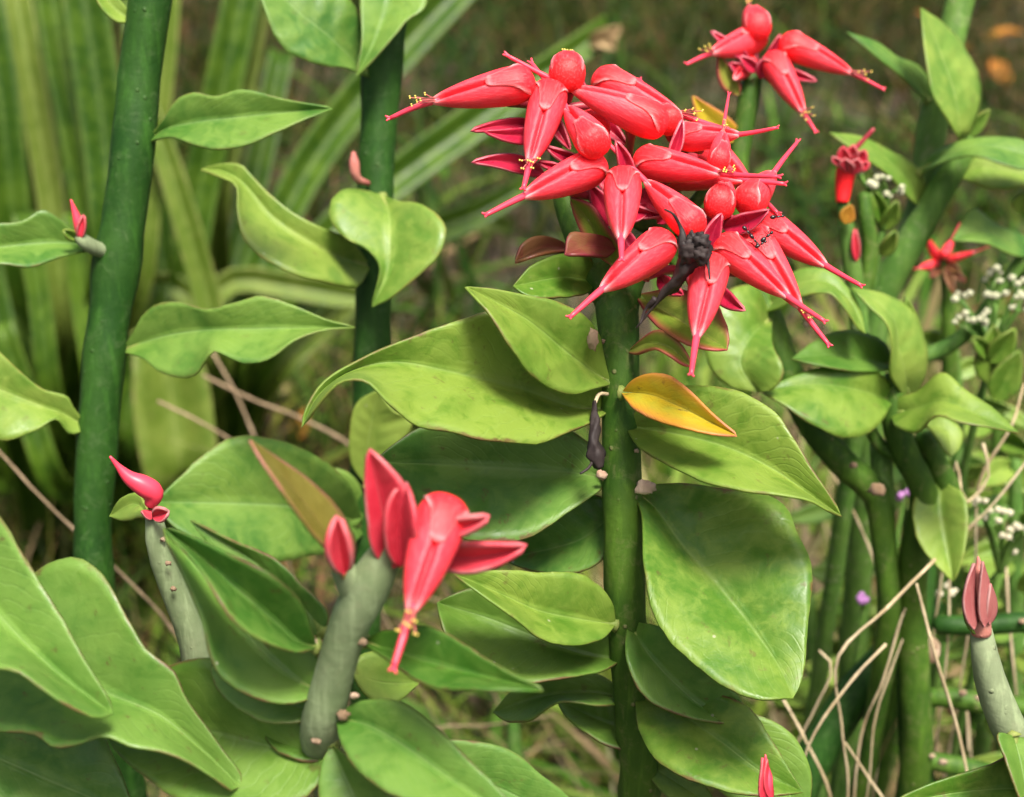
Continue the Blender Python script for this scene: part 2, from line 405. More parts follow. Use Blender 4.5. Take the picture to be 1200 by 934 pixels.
def frames(c):
    t = np.gradient(c, axis=0); t /= np.linalg.norm(t, axis=1, keepdims=True)
    r = np.zeros_like(c); ref = np.array([0.3, 0.9, 0.2])
    if abs(np.dot(ref, t[0])) > 0.95: ref = np.array([1.0, 0, 0])
    x = ref - np.dot(ref, t[0]) * t[0]
    for i in range(len(c)):
        x = x - np.dot(x, t[i]) * t[i]; x /= np.linalg.norm(x); r[i] = x
    return t, r, np.cross(t, r)
def tube_geo(wpts, radii, seg=14, ring_len=None, n=None, rough=0.03, seed=0.0, nodes=(), cap=0.55, nf=90):
    """closed tube through world points; radii in metres; nodes = (fraction, swell)"""
    w = np.array([(*p, r) for p, r in zip(wpts, radii)], float)
    L = np.linalg.norm(np.diff(w[:, :3], axis=0), axis=1).sum()
    n = n or max(5, min(90, int(L / (ring_len or max(radii) * 0.7))))
    c = catmull(w, n)
    pos, rad = c[:, :3], np.abs(c[:, 3])
    u = np.linspace(0, 1, n)
    for f, s in nodes: rad = rad * (1 + s * np.exp(-((u - f) / 0.012) ** 2))
    t, x, y = frames(pos)
    V, F = [], []
    for i in range(n):
        for k in range(seg):
            a = 2 * math.pi * k / seg
            q = 1 + rough * noise.noise(Vector((math.cos(a) * 1.5 + seed, math.sin(a) * 1.5, u[i] * L * nf)))
            V.append(pos[i] + (x[i] * math.cos(a) + y[i] * math.sin(a)) * rad[i] * q)
    for i in range(n - 1):
        for k in range(seg):
            k2 = (k + 1) % seg
            F.append((i*seg+k, i*seg+k2, (i+1)*seg+k2, (i+1)*seg+k))
    a0 = len(V); V.append(pos[0] - t[0] * rad[0] * cap)
    a1 = len(V); V.append(pos[-1] + t[-1] * rad[-1] * cap)
    for k in range(seg):
        k2 = (k + 1) % seg
        F.append((a0, k2, k)); F.append((a1, (n-1)*seg+k, (n-1)*seg+k2))
    return V, F
def tube(name, parent, wpts, radii, mat, **kw):
    V, F = tube_geo(wpts, radii, **kw)
    o0 = np.array(org(parent)) if parent is not None else np.zeros(3)
    return mesh_obj(name, [np.array(v) - o0 for v in V], F, mat, parent)
def stem(parent, pts, mat='stem', name='stem', ground=True, lean=(0, 0), nodes=(), seg=16, rough=0.09):
    """pts = (x, y, mm, radius px) from the top down; carried on to the soil."""
    w = [P(x, y, mm) for x, y, mm, r in pts]
    rr = [r * PXM(mm) for x, y, mm, r in pts]
    if ground:
        e = w[-1]; b = org(parent)
        for f in (0.3, 0.65, 1.0):
            w.append(e + (Vector((b.x, b.y, -0.015)) - e) * f); rr.append(rr[len(pts)-1] * (1 + 0.1 * f))
    return tube(name, parent, w, rr, M[mat], nodes=nodes, seg=seg, rough=rough, seed=len(bpy.data.objects) * 1.3)
def base_under(x, y, mm, dx=0.0, dy=0.0):
    p = P(x, y, mm)
    return Vector((p.x + dx, p.y + dy, 0.0))
def blob_geo(c, r, seg=8, rings=5, axes=None, rough=0.0, seed=0):
    V, F = [], []
    ax = axes or (Vector((1,0,0)), Vector((0,1,0)), Vector((0,0,1)))
    if isinstance(r, (int, float)): r = (r, r, r)
    for i in range(1, rings):
        th = math.pi * i / rings
        for k in range(seg):
            a = 2 * math.pi * k / seg
            q = 1 + (rough * noise.noise(Vector((math.sin(th)*math.cos(a)*2+seed, math.sin(th)*math.sin(a)*2, math.cos(th)*2))) if rough else 0)
            V.append(Vector(c) + (ax[0]*(r[0]*math.sin(th)*math.cos(a)) + ax[1]*(r[1]*math.sin(th)*math.sin(a)) + ax[2]*(r[2]*math.cos(th))) * q)
    for i in range(rings - 2):
        for k in range(seg):
            k2 = (k+1) % seg
            F.append((i*seg+k, (i+1)*seg+k, (i+1)*seg+k2, i*seg+k2))
    t = len(V); V.append(Vector(c) + ax[2]*r[2]); V.append(Vector(c) - ax[2]*r[2])
    for k in range(seg):
        k2 = (k+1) % seg
        F.append((t, k, k2)); F.append((t+1, (rings-2)*seg+k2, (rings-2)*seg+k))
    return V, F
def join(geos):
    V, F = [], []
    for v, f in geos:
        o = len(V); V += list(v); F += [tuple(i + o for i in ff) for ff in f]
    return V, F
def blob(name, parent, c, r, mat, **kw):
    V, F = blob_geo(c, r, **kw)
    o0 = org(parent) if parent is not None else Vector((0,0,0))
    return mesh_obj(name, [v - o0 for v in V], F, mat, parent)
def knob(parent, x, y, mm, rpx, mat='knob', name='leaf_scar'):
    return blob(name, parent, P(x, y, mm), (rpx*PXM(mm)*0.75, rpx*PXM(mm)*0.45, rpx*PXM(mm)*0.6), M[mat], seg=12, rings=8, rough=0.7, seed=x*0.37)

# ------------------------------------------------------------------ ground
def ground_mat():
    m, nt, b = new_mat('soil')
    pos = geo_pos(nt)
    n1 = noise_tex(nt, 2.5, 5, 0.6, pos); n2 = noise_tex(nt, 26, 5, 0.65, pos); n3 = noise_tex(nt, 150, 4, 0.6, pos)
    c = mixc(nt, ramp(nt, n2, 0.35, 0.65), (0.014, 0.010, 0.006), (0.060, 0.040, 0.020))
    c = mixc(nt, ramp(nt, n1, 0.42, 0.62, 0, 0.75), c, (0.032, 0.042, 0.012))
    c = mixc(nt, ramp(nt, n3, 0.58, 0.72, 0, 0.6), c, (0.22, 0.16, 0.09))
    nt.links.new(c, b.inputs['Base Color'])
    b.inputs['Roughness'].default_value = 0.95
    bump = N(nt, 'ShaderNodeBump'); bump.inputs['Distance'].default_value = 0.02
    nt.links.new(n2, bump.inputs['Height']); nt.links.new(bump.outputs['Normal'], b.inputs['Normal'])
    return m
xs = np.concatenate([np.linspace(-60, -3, 12), np.linspace(-2.8, 2.8, 80), np.linspace(3, 60, 12)])
ys = np.concatenate([np.linspace(-40, -1, 8), np.linspace(-0.8, 5, 90), np.linspace(5.3, 120, 16)])
gv = [(x, y, (0.012 * noise.noise(Vector((x*3, y*3, 0))) - 0.012) if abs(x) < 2.8 and y < 5 else -0.012) for y in ys for x in xs]
nx = len(xs)
gf = [(j*nx+i, j*nx+i+1, (j+1)*nx+i+1, (j+1)*nx+i) for j in range(len(ys)-1) for i in range(nx-1)]
ground = mesh_obj('ground', gv, gf, ground_mat())
ground['kind'] = 'structure'

def vcol_mat(name, rough=0.6, trans=0.3):
    m, nt, b = new_mat(name)
    c = attr(nt, 'col').outputs['Color']
    nt.links.new(c, b.inputs['Base Color'])
    b.inputs['Roughness'].default_value = rough
    b.inputs['Specular IOR Level'].default_value = 0.12
    tr = N(nt, 'ShaderNodeBsdfTranslucent'); nt.links.new(c, tr.inputs['Color'])
    mx = N(nt, 'ShaderNodeMixShader'); mx.inputs[0].default_value = trans
    nt.links.new(b.outputs[0], mx.inputs[1]); nt.links.new(tr.outputs[0], mx.inputs[2])
    nt.links.new(mx.outputs[0], nt.nodes['Material Output'].inputs['Surface'])
    return m
def blades(name, pos, height, width, lean, cols, label, cat, nseg=3, droop=1.0):
    """many tapering blades as one mesh"""
    n = len(pos)
    az = rng.uniform(0, 2*np.pi, n); th = rng.uniform(0, 2*np.pi, n)
    d = np.stack([np.cos(az), np.sin(az)], 1); s = np.stack([np.cos(th), np.sin(th), np.zeros(n)], 1)
    V = np.zeros((n, 2*nseg+1, 3))
    for k in range(nseg + 1):
        t = k / nseg
        out = lean * t ** 1.6
        z = height * (t - 0.45 * droop * t ** 2.2 * np.clip(lean / np.maximum(height, 1e-6), 0, 2))
        c = pos + np.concatenate([d * out[:, None], np.maximum(z, 0.002)[:, None]], 1)
        if k < nseg:
            w = (width * (1 - 0.75 * t ** 1.5))[:, None] * 0.5
            V[:, 2*k] = c - s * w; V[:, 2*k+1] = c + s * w
        else: V[:, 2*nseg] = c
    nvp = 2*nseg+1
    base = (np.arange(n) * nvp)[:, None]
    quads = np.concatenate([base + np.array([2*k, 2*k+1, 2*k+3, 2*k+2]) for k in range(nseg-1)], 0)
    tris = base + np.array([2*nseg-2, 2*nseg-1, 2*nseg])
    me = bpy.data.meshes.new(name)
    me.vertices.add(n * nvp); me.vertices.foreach_set('co', V.reshape(-1))
    idx = np.concatenate([quads.reshape(-1), tris.reshape(-1)])
    nq, ntr = len(quads), len(tris)
    me.loops.add(len(idx)); me.loops.foreach_set('vertex_index', idx.astype(np.int32))
    me.polygons.add(nq + ntr)
    st = np.concatenate([np.arange(nq) * 4, nq * 4 + np.arange(ntr) * 3]).astype(np.int32)
    me.polygons.foreach_set('loop_start', st)
    ca = me.attributes.new('col', 'FLOAT_COLOR', 'POINT')
    cc = np.repeat(np.concatenate([cols, np.ones((n, 1))], 1), nvp, 0)
    ca.data.foreach_set('color', cc.reshape(-1))
    me.update(calc_edges=True); me.validate()
    me.materials.append(vcol_mat(name + '_mat'))
    o = bpy.data.objects.new(name, me); COL.objects.link(o)
    o['kind'] = 'stuff'; o['label'] = label; o['category'] = cat
    return o
def pal(n, colors, weights, jit=0.25):
    c = np.array(colors)[rng.choice(len(colors), n, p=np.array(weights) / sum(weights))]
    return np.clip(c * (1 + rng.normal(0, jit, (n, 1))) * (1 + rng.normal(0, jit * 0.3, (n, 3))), 0.004, 0.8)
def scatter(n, x0, x1, y0, y1, clump=0.0, f=4.0):
    p = np.stack([rng.uniform(x0, x1, n), rng.uniform(y0, y1, n), np.full(n, -0.014)], 1)
    if clump > 0:
        k = np.array([noise.noise(Vector((a * f, b * f, 3.1))) for a, b, _ in p])
        p = p[k > -0.15 + rng.uniform(-0.4, 0.4, n) * (1.2 - clump)]
    return p
GREENS = [(0.014, 0.034, 0.004), (0.030, 0.045, 0.006), (0.062, 0.078, 0.009), (0.062, 0.046, 0.014), (0.16, 0.10, 0.042)]
p = scatter(60000, -1.9, 1.9, 0.75, 4.6, 0.6, 2.5)
n = len(p); h = rng.gamma(5, 0.014, n) + 0.03
blades('grass', p, h, rng.uniform(0.0018, 0.0045, n), h * rng.uniform(0.2, 1.3, n), pal(n, GREENS, [4, 3.4, 2.2, 3.0, 2.4]),
       'tangled short green and straw coloured grass covering the soil', 'grass')
p = scatter(5200, -1.8, 1.8, 0.95, 4.6, 0.9, 3.0)
n = len(p); h = rng.gamma(6, 0.022, n) + 0.05
blades('tall_grass', p, h, rng.uniform(0.004, 0.010, n), h * rng.uniform(0.4, 1.6, n), pal(n, [(0.012, 0.038, 0.004), (0.026, 0.056, 0.006), (0.055, 0.082, 0.009), (0.12, 0.08, 0.03)], [4, 3, 2, 1]),
       'long arching dark green grass blades in tufts behind the flowers', 'grass', nseg=5)
p = scatter(16000, -1.7, 1.7, 0.55, 4.4, 1.0, 1.9)
n = len(p)
blades('dry_grass_litter', p, rng.uniform(0.006, 0.03, n), rng.uniform(0.0015, 0.0045, n), rng.uniform(0.03, 0.16, n),
       pal(n, [(0.20, 0.13, 0.065), (0.13, 0.072, 0.034), (0.30, 0.21, 0.12), (0.06, 0.03, 0.015)], [4, 4, 3, 2]),
       'fallen dry straw and grass litter lying on the soil', 'litter', droop=0.3)
p = scatter(2600, -0.9, 1.1, 0.55, 2.2, 0.8, 6.0)
n = len(p); h = rng.gamma(4, 0.012, n) + 0.02
blades('weed_ground_cover', p, h, rng.uniform(0.008, 0.018, n), h * rng.uniform(0.5, 1.5, n), pal(n, [(0.07, 0.16, 0.02), (0.12, 0.20, 0.03), (0.06, 0.11, 0.02)], [3, 2, 2]),
       'low broad-leaved weeds filling gaps between the grass', 'ground cover', nseg=4)

p = scatter(5000, -0.4, 0.35, 0.58, 1.35, 0.8, 7.0)
n = len(p); h = rng.gamma(5, 0.009, n) + 0.015
blades('fresh_grass', p, h, rng.uniform(0.0015, 0.004, n), h * rng.uniform(0.3, 1.6, n), pal(n, [(0.06, 0.13, 0.012), (0.11, 0.18, 0.02), (0.17, 0.22, 0.03), (0.26, 0.19, 0.09)], [4, 4, 3, 3]),
       'fresh light green grass and straw on the soil under the leaves', 'grass')
p = scatter(2200, 0.06, 0.55, 0.58, 1.05)
n = len(p); h = rng.gamma(6, 0.018, n) + 0.04
blades('undergrowth', p, h, rng.uniform(0.005, 0.013, n), h * rng.uniform(0.15, 0.8, n), pal(n, [(0.05, 0.13, 0.014), (0.12, 0.20, 0.026), (0.17, 0.24, 0.04), (0.26, 0.20, 0.10)], [3, 4, 3, 3]),
       'dense leafy green undergrowth filling the tangle behind the old stems', 'undergrowth', nseg=5, droop=0.6)

p = scatter(1300, 0.05, 0.45, 0.46, 0.95)
n = len(p); h = rng.gamma(7, 0.018, n) + 0.08
blades('dry_grass_strands', p, h, rng.uniform(0.0006, 0.0016, n), h * rng.uniform(0.2, 1.2, n), pal(n, [(0.40, 0.32, 0.18), (0.30, 0.22, 0.11), (0.22, 0.24, 0.07), (0.12, 0.17, 0.03)], [4, 3, 2, 2]),
       'fine tangled dry grass strands among the old stems', 'dry grass', nseg=6, droop=0.8)

# ------------------------------------------------------------------ slipper flowers (one set of meshes, length 1 along +X, back at x = 0, hood on +Z)
PROF = np.array([  # x, top, bottom, half width
    (0.000, 0.010, -0.010, 0.004), (0.008, 0.062, -0.055, 0.060), (0.030, 0.112, -0.098, 0.108), (0.065, 0.150, -0.132, 0.138), (0.12, 0.178, -0.160, 0.160),
    (0.20, 0.188, -0.178, 0.170), (0.30, 0.180, -0.188, 0.168), (0.42, 0.155, -0.186, 0.156), (0.55, 0.120, -0.176, 0.142),
    (0.68, 0.080, -0.160, 0.122), (0.80, 0.040, -0.142, 0.096), (0.90, 0.003, -0.124, 0.066), (0.96, -0.025, -0.110, 0.046), (1.00, -0.045, -0.100, 0.030)])
def prof(x):
    return [float(np.interp(x, PROF[:, 0], PROF[:, k])) for k in (1, 2, 3)]
ANG = [0, 3, 7, 12, 19, 28, 40, 55, 72, 90, 110, 132, 156]
ANG = [math.radians(a) for a in ANG] + [math.pi] + [math.radians(-a) for a in reversed(ANG[1:])]
def sect(x, th, off=0.0, groove=True):
    t, b, w = prof(x)
    zc, hz = (t + b) / 2, (t - b) / 2
    y = (w + off) * math.copysign(abs(math.sin(th)) ** 0.9, math.sin(th))
    z = zc + (hz + off) * math.copysign(abs(math.cos(th)) ** 0.9, math.cos(th))
    if groove and math.cos(th) > 0:
        g = np.clip((x - 0.40) / 0.12, 0, 1) * np.clip((1.04 - x) / 0.15, 0, 1)
        z -= 0.075 * g * math.exp(-(y / 0.016) ** 2)
        z += 0.010 * g * math.exp(-((abs(y) - 0.045) / 0.028) ** 2)
    return Vector((x, y, z))
def flower_body():
    xs_ = [0.0, 0.008, 0.02, 0.04, 0.065, 0.10, 0.15, 0.2, 0.26, 0.32, 0.38, 0.43, 0.48, 0.54, 0.6, 0.67, 0.74, 0.81, 0.87, 0.92, 0.96, 1.0]
    V, F, lu, fe = [], [], [], []
    na = len(ANG)
    for x in xs_:
        for th in ANG:
            V.append(sect(x, th)); lu.append(x); fe.append(max(0.0, (x - 0.90) / 0.10) * 0.55)
    for i in range(len(xs_) - 1):
        for k in range(na):
            k2 = (k + 1) % na
            F.append((i*na+k, (i+1)*na+k, (i+1)*na+k2, i*na+k2))
    F.append(tuple(range(na))); F.append(tuple(reversed(range((len(xs_)-1)*na, len(xs_)*na))))
    return V, F, {'lu': lu, 'fe': fe}
def flower_hood():
    xs_ = [0.012, 0.03, 0.06, 0.10, 0.15, 0.20, 0.26, 0.32, 0.38, 0.43, 0.47, 0.50]
    al = [88, 86, 80, 70, 54, 40, 30, 25, 21, 18, 15, 9]
    nv = 13
    top, bot, lu, fe = [], [], [], []
    for x, a in zip(xs_, al):
        for j in range(nv):
            f = -1 + 2 * j / (nv - 1)
            th = math.radians(a) * f
            e = max(0.0, (abs(f) - 0.80) / 0.20)
            lip = 0.013 - 0.002 * (1 - e) + (0.006 if 0.05 < x < 0.24 else 0.0) * e
            lip += float(np.interp(x, [0.012, 0.03, 0.06, 0.10, 0.15], [-0.036, -0.030, -0.019, -0.006, 0.0]))
            if x > 0.44: lip += 0.012 * (abs(f) > 0.4)
            top.append(sect(x, th, lip, False)); bot.append(sect(x, th, -0.01, False))
            lu.append(x * 0.6); fe.append(e * (0.85 if 0.05 < x < 0.26 else 0.25) if x < 0.46 else 0.2)
    nu = len(xs_); off = nu * nv
    V = top + bot; F = []
    for i in range(nu - 1):
        for j in range(nv - 1):
            a, b, c, d = i*nv+j, i*nv+j+1, (i+1)*nv+j+1, (i+1)*nv+j
            F.append((a, d, c, b)); F.append((a+off, b+off, c+off, d+off))
        F.append((i*nv, i*nv+off, (i+1)*nv+off, (i+1)*nv)); e = nv-1
        F.append((i*nv+e, (i+1)*nv+e, (i+1)*nv+e+off, i*nv+e+off))
    for j in range(nv - 1):
        F.append((j, j+1, j+1+off, j+off)); k = (nu-1)*nv
        F.append((k+j, k+j+off, k+j+1+off, k+j+1))
    return V, F, {'lu': lu * 2, 'fe': fe * 2}
def as_mesh(name, geo, mats):
    V, F = geo[0], geo[1]
    o = mesh_obj(name, V, F, mats, None, geo[2] if len(geo) > 2 else None)
    me = o.data; bpy.data.objects.remove(o)
    return me
ME_BODY = as_mesh('flower', flower_body(), M['red'])
ME_HOOD = as_mesh('hood', flower_hood(), M['red'])
def style_geo(bend, ln):
    pts = [Vector((0.93, 0, -0.07)), Vector((1.0, 0, -0.075)), Vector((1.0 + ln * 0.5, 0.005, -0.085 + bend * 0.35)), Vector((1.0 + ln, 0.01, -0.09 + bend))]
    g = [tube_geo(pts, [0.030, 0.032, 0.026, 0.020], seg=8, n=12, rough=0.02)]
    e = pts[-1]
    for s in (-1, 1):
        g.append(tube_geo([e - Vector((0.02, 0, 0)), e + Vector((0.03, 0.014 * s, 0.006)), e + Vector((0.045, 0.026 * s, 0.012))], [0.013, 0.012, 0.008], seg=6, n=5, rough=0))
    return join(g)
ME_STYLE = [as_mesh('style', style_geo(b, l), M['pink']) for b, l in ((-0.06, 0.42), (0.03, 0.48), (-0.16, 0.40), (0.0, 0.30))]
def stamen_mesh(seed, spread):
    r = random.Random(seed)
    V, F, mi = [], [], []
    for k in range(6):
        e = Vector((1.05 + r.uniform(0.0, 0.16), (k - 2.5) * 0.013 * spread + r.uniform(-0.01, 0.01), -0.03 + r.uniform(0.0, 0.05) * spread))
        g = tube_geo([Vector((0.95, (k - 2.5) * 0.008, -0.055)), (Vector((0.97, 0, -0.05)) + e) / 2, e], [0.006, 0.006, 0.005], seg=5, n=5, rough=0)
        o = len(V); V += list(g[0]); F += [tuple(i + o for i in f) for f in g[1]]; mi += [0] * len(g[1])
        for s in (-1, 1):
            g = blob_geo(e + Vector((0.008, 0.010 * s, 0.008)), (0.010, 0.008, 0.009), seg=7, rings=5)
            o = len(V); V += list(g[0]); F += [tuple(i + o for i in f) for f in g[1]]; mi += [1] * len(g[1])
    o = mesh_obj('stamens', V, F, [M['filament'], M['anther']])
    o.data.polygons.foreach_set('material_index', mi)
    me = o.data; bpy.data.objects.remove(o)
    return me
ME_STAMEN = [stamen_mesh(1, 1.0), stamen_mesh(2, 1.6), stamen_mesh(3, 2.2)]

FLEN = 0.0195
def link(name, me, parent):
    o = bpy.data.objects.new(name, me); COL.objects.link(o); o.parent = parent
    return o
def flower(root, back, tip, mm, toward=1, up=None, roll=0.0, style=0, stam=0, length=FLEN, fat=1.0, core=None, name='flower', stalk=True, slen=None):
    """back, tip = picture places of the rounded back end and the mouth; mm = distance of its middle;
    toward = 1 when the mouth comes towards the eye, -1 when it points away; depth follows from its real length."""
    mid = ((back[0] + tip[0]) / 2, (back[1] + tip[1]) / 2)
    lat = math.hypot(tip[0] - back[0], tip[1] - back[1]) * PXM(mm)
    dz = math.sqrt(max(length * length - lat * lat, (0.10 * length) ** 2)) * 1000 / 2
    a = P(back[0], back[1], mm + dz * toward); b = P(tip[0], tip[1], mm - dz * toward)
    x = (b - a); ln = x.length; x.normalize()
    u = Vector(up) if up is not None else ((EYE - a).normalized() * 0.75 + Vector((0, 0, 0.75)))
    z = (u - x * u.dot(x)).normalized(); y = z.cross(x)
    z, y = z * math.cos(roll) + y * math.sin(roll), y * math.cos(roll) - z * math.sin(roll)
    Mw = Matrix(((x.x*ln, y.x*ln*fat, z.x*ln*fat, a.x), (x.y*ln, y.y*ln*fat, z.y*ln*fat, a.y), (x.z*ln, y.z*ln*fat, z.z*ln*fat, a.z), (0, 0, 0, 1)))
    f = link(name, ME_BODY, root)
    f.matrix_basis = Matrix.Translation(-root.location) @ Mw
    link('hood', ME_HOOD, f)
    if style is not None:
        so = link('style', ME_STYLE[style], f)
        k = slen or (1.9 if toward < 0 else 1.0)
        so.scale = (k, 1, 1); so.location = ((1 - k) * 0.97, 0, 0)
    if stam is not None: link('stamens', ME_STAMEN[stam], f)
    if stalk and core is not None:
        inv = Mw.inverted()
        c = inv @ core
        s = Vector((0.30, 0, -0.15))
        pts = [s, s + Vector((-0.03, 0, -0.10)), s * 0.4 + c * 0.6, c]
        V, F = tube_geo(pts, [0.085, 0.055, 0.045, 0.055], seg=8, n=12, rough=0.05)
        mesh_obj('flower_stalk', V, F, M['stalk_red'], f)
    return f

# ================================================================== the central plant with the big cluster
R1 = thing('flowering_slipper_plant', 'upright green succulent stem topped by a big dense cluster of red slipper flowers', 'plant', base_under(748, 900, 330, 0.0, 0.03))
CORE = P(778, 262, 318)
stem(R1, [(780, 258, 318, 11), (760, 292, 317, 15), (735, 325, 315, 21), (724, 352, 313, 25), (726, 400, 312, 23.5), (727, 450, 312, 22.5), (728, 520, 313, 22), (729, 575, 314, 24), (731, 640, 316, 22.5), (733, 700, 318, 23), (737, 770, 322, 21), (745, 850, 328, 22), (750, 920, 335, 23)],
     nodes=((0.15, 0.08), (0.19, 0.14), (0.225, 0.12), (0.265, 0.14), (0.33, 0.14)))
stem(R1, [(655, 205, 322, 9), (664, 240, 321, 15), (680, 280, 319, 18), (700, 318, 316, 21), (718, 350, 314, 22)], name='branch', ground=False)
BR = [(690, 172, 318), (735, 195, 320), (800, 178, 322), (838, 205, 320), (868, 268, 318), (800, 318, 312), (730, 245, 316), (650, 130, 321)]
BRW = [P(*b) for b in BR]
for i, b in enumerate(BRW):
    s = P(655, 210, 322) if i in (0, 7) else CORE
    tube('flower_branch', R1, [s, (s + b) / 2 + Vector((0, 0, -0.002)), b], [0.0017, 0.0014, 0.0011], M['stem'], seg=8, n=8)
# back end, mouth, distance, toward, extras
FL = [
 ((627, 97), (507, 114), 302, 1, dict(style=2, stam=1, roll=0.15, fat=1.05)),
 ((664, 92), (667, 66), 312, -1, dict(style=3, stam=1)),
 ((781, 152), (672, 97), 306, 1, dict(style=1, stam=2, roll=-0.25, slen=1.35)),
 ((695, 92), (797, 128), 318, 1, dict(style=1, stam=1, roll=0.1)),
 ((647, 103), (622, 184), 300, 1, dict(style=3, stam=2, roll=0.1)),
 ((704, 178), (661, 121), 298, -1, dict(style=1, stam=None, roll=0.3, length=0.0138, fat=1.32)),
 ((704, 194), (617, 224), 296, 1, dict(style=0, stam=None, roll=0.2)),
 ((730, 208), (728, 272), 292, 1, dict(style=3, stam=None)),
 ((820, 274), (756, 208), 298, -1, dict(style=1, stam=None, roll=0.2, up=(0.3, -0.8, 0.5), length=0.0158, fat=1.15)),
 ((745, 190), (842, 198), 304, 1, dict(style=1, stam=0, roll=-0.1, slen=1.3)),
 ((772, 203), (868, 207), 312, 1, dict(style=0, stam=None, roll=-0.3)),
 ((789, 150), (769, 118), 314, -1, dict(style=1, stam=None, length=0.010, fat=1.5)),
 ((793, 163), (864, 153), 310, 1, dict(style=1, stam=None, length=0.0135, fat=1.25, slen=1.2)),
 ((841, 196), (849, 150), 303, -1, dict(style=1, stam=0, up=(0, -1, 0.2), fat=1.1, length=0.0105)),
 ((841, 248), (852, 208), 304, -1, dict(style=None, stam=None, fat=1.25, length=0.013)),
 ((873, 246), (906, 195), 308, -1, dict(style=0, stam=None, roll=0.3, fat=1.3, length=0.0125)),
 ((783, 283), (707, 332), 292, 1, dict(style=0, stam=None, roll=0.0)),
 ((834, 306), (819, 388), 284, 1, dict(style=1, stam=None, up=(0.1, -0.7, 0.7))),
 ((842, 284), (922, 342), 294, 1, dict(style=1, stam=None, roll=-0.1)),
 ((876, 270), (938, 356), 301, 1, dict(style=1, stam=0, roll=-0.05)),
 ((888, 258), (966, 306), 308, 1, dict(style=1, stam=None, roll=-0.15)),
 ((700, 145), (680, 170), 318, -1, dict(style=None, stam=None)),
 ((820, 170), (880, 215), 320, 1, dict(style=0, stam=None)),
]
def nearest(p): return min(BRW + [CORE], key=lambda q: (q - p).length)
for bk, tp, mm, tw, kw in FL:
    f = flower(R1, bk, tp, mm, tw, core=nearest(P(bk[0], bk[1], mm)), **kw)
# crimson bracts of the cluster (tip, base, half width px, distance)
def bract(root, mat, base, tip, hw, mm, mm2=None, bend=0.0, thick=0.5, fold=-1.5, name='bract'):
    bx, by = base; tx, ty = tip
    dx, dy = tx - bx, ty - by; ln = math.hypot(dx, dy); nx_, ny_ = -dy / ln, dx / ln
    def at(f, s): return (bx + dx * f + nx_ * (s + bend * math.sin(math.pi * f)), by + dy * f + ny_ * (s + bend * math.sin(math.pi * f)))
    mid = [at(0, 0), at(0.35, 0), at(0.7, 0), at(1, 0)]
    a = [at(0.12, -hw * 0.7), at(0.38, -hw), at(0.68, -hw * 0.68), at(0.9, -hw * 0.2)]
    b = [at(0.12, hw * 0.7), at(0.38, hw), at(0.68, hw * 0.68), at(0.9, hw * 0.2)]
    return leaf(root, mat, mid, a, b, (mm, mm2 or mm), fold, fold * 0.4, 0.12, thick, nu=16, nv=9, name=name)
for base, tip, hw, mm, mm2, bend in [
  ((640, 148), (552, 153), 8, 310, 302, 4), ((645, 156), (568, 154), 9, 308, 301, -4), ((640, 205), (553, 190), 10, 310, 303, 8), ((684, 190), (640, 172), 6, 305, 300, -2), ((680, 205), (630, 190), 5, 305, 300, 0),
  ((846, 268), (901, 246), 11, 303, 298, 4), ((738, 215), (722, 165), 8, 306, 302, 3), ((745, 300), (715, 258), 10, 300, 300, 2), ((830, 295), (846, 250), 9, 298, 296, -2), ((838, 335), (872, 363), 9, 300, 292, 4),
  ((760, 240), (730, 262), 8, 306, 302, 0), ((715, 265), (690, 215), 12, 309, 306, 2), ((770, 262), (805, 232), 9, 309, 305, 0), ((690, 120), (672, 82), 4, 312, 310, 0), ((785, 190), (800, 140), 6, 308, 306, 2),
  ((720, 240), (775, 252), 7, 306, 303, 3), ((810, 250), (870, 258), 9, 310, 306, 3), ((770, 325), (800, 345), 9, 305, 301, 2), ((738, 290), (760, 330), 10, 305, 303, 2), ((700, 200), (740, 238), 11, 312, 309, 2), ((745, 225), (790, 262), 12, 313, 310, 0), ((690, 130), (735, 170), 11, 318, 315, 0), ((640, 130), (668, 175), 8, 314, 312, 0)]:
    bract(R1, 'crimson', base, tip, hw, mm, mm2, bend)
# withered dark flower in the cluster
wd = blob('withered_flower', R1, P(815, 293, 283), (18*PXM(283), 15*PXM(283), 17*PXM(283)), M['dead'], seg=24, rings=16, rough=0.45, seed=4.2)
for q_, r_ in (((822, 284, 281), 10), ((806, 296, 282), 11), ((822, 300, 280), 9), ((812, 281, 282), 8)):
    blob('shrivelled_lobe', wd, P(*q_), (r_*PXM(281), r_*PXM(281)*0.8, r_*PXM(281)*1.1), M['dead'], seg=18, rings=12, rough=0.7, seed=q_[0])
for pts, rr in [([(806, 298, 283), (800, 285, 282), (798, 268, 282), (788, 250, 281), (779, 245, 281)], [6, 5, 3, 1.6, 1.0]),
                ([(812, 300, 283), (800, 318, 284), (786, 335, 286), (770, 354, 288), (746, 384, 290)], [11, 9, 5.5, 2.5, 0.8]),
                ([(826, 300, 282), (830, 312, 281), (832, 327, 280)], [4, 2, 1.2]), ([(800, 315, 285), (795, 330, 286), (785, 345, 288)], [5, 6, 2]),
                ([(768, 350, 288), (757, 362, 289), (750, 380, 289)], [4, 2, 1])]:
    tube('shrivelled_strand', wd, [P(*q) for q in pts], [r * PXM(283) for r in rr], M['dead'], seg=11, n=26, rough=0.9, seed=pts[0][0], nf=380)
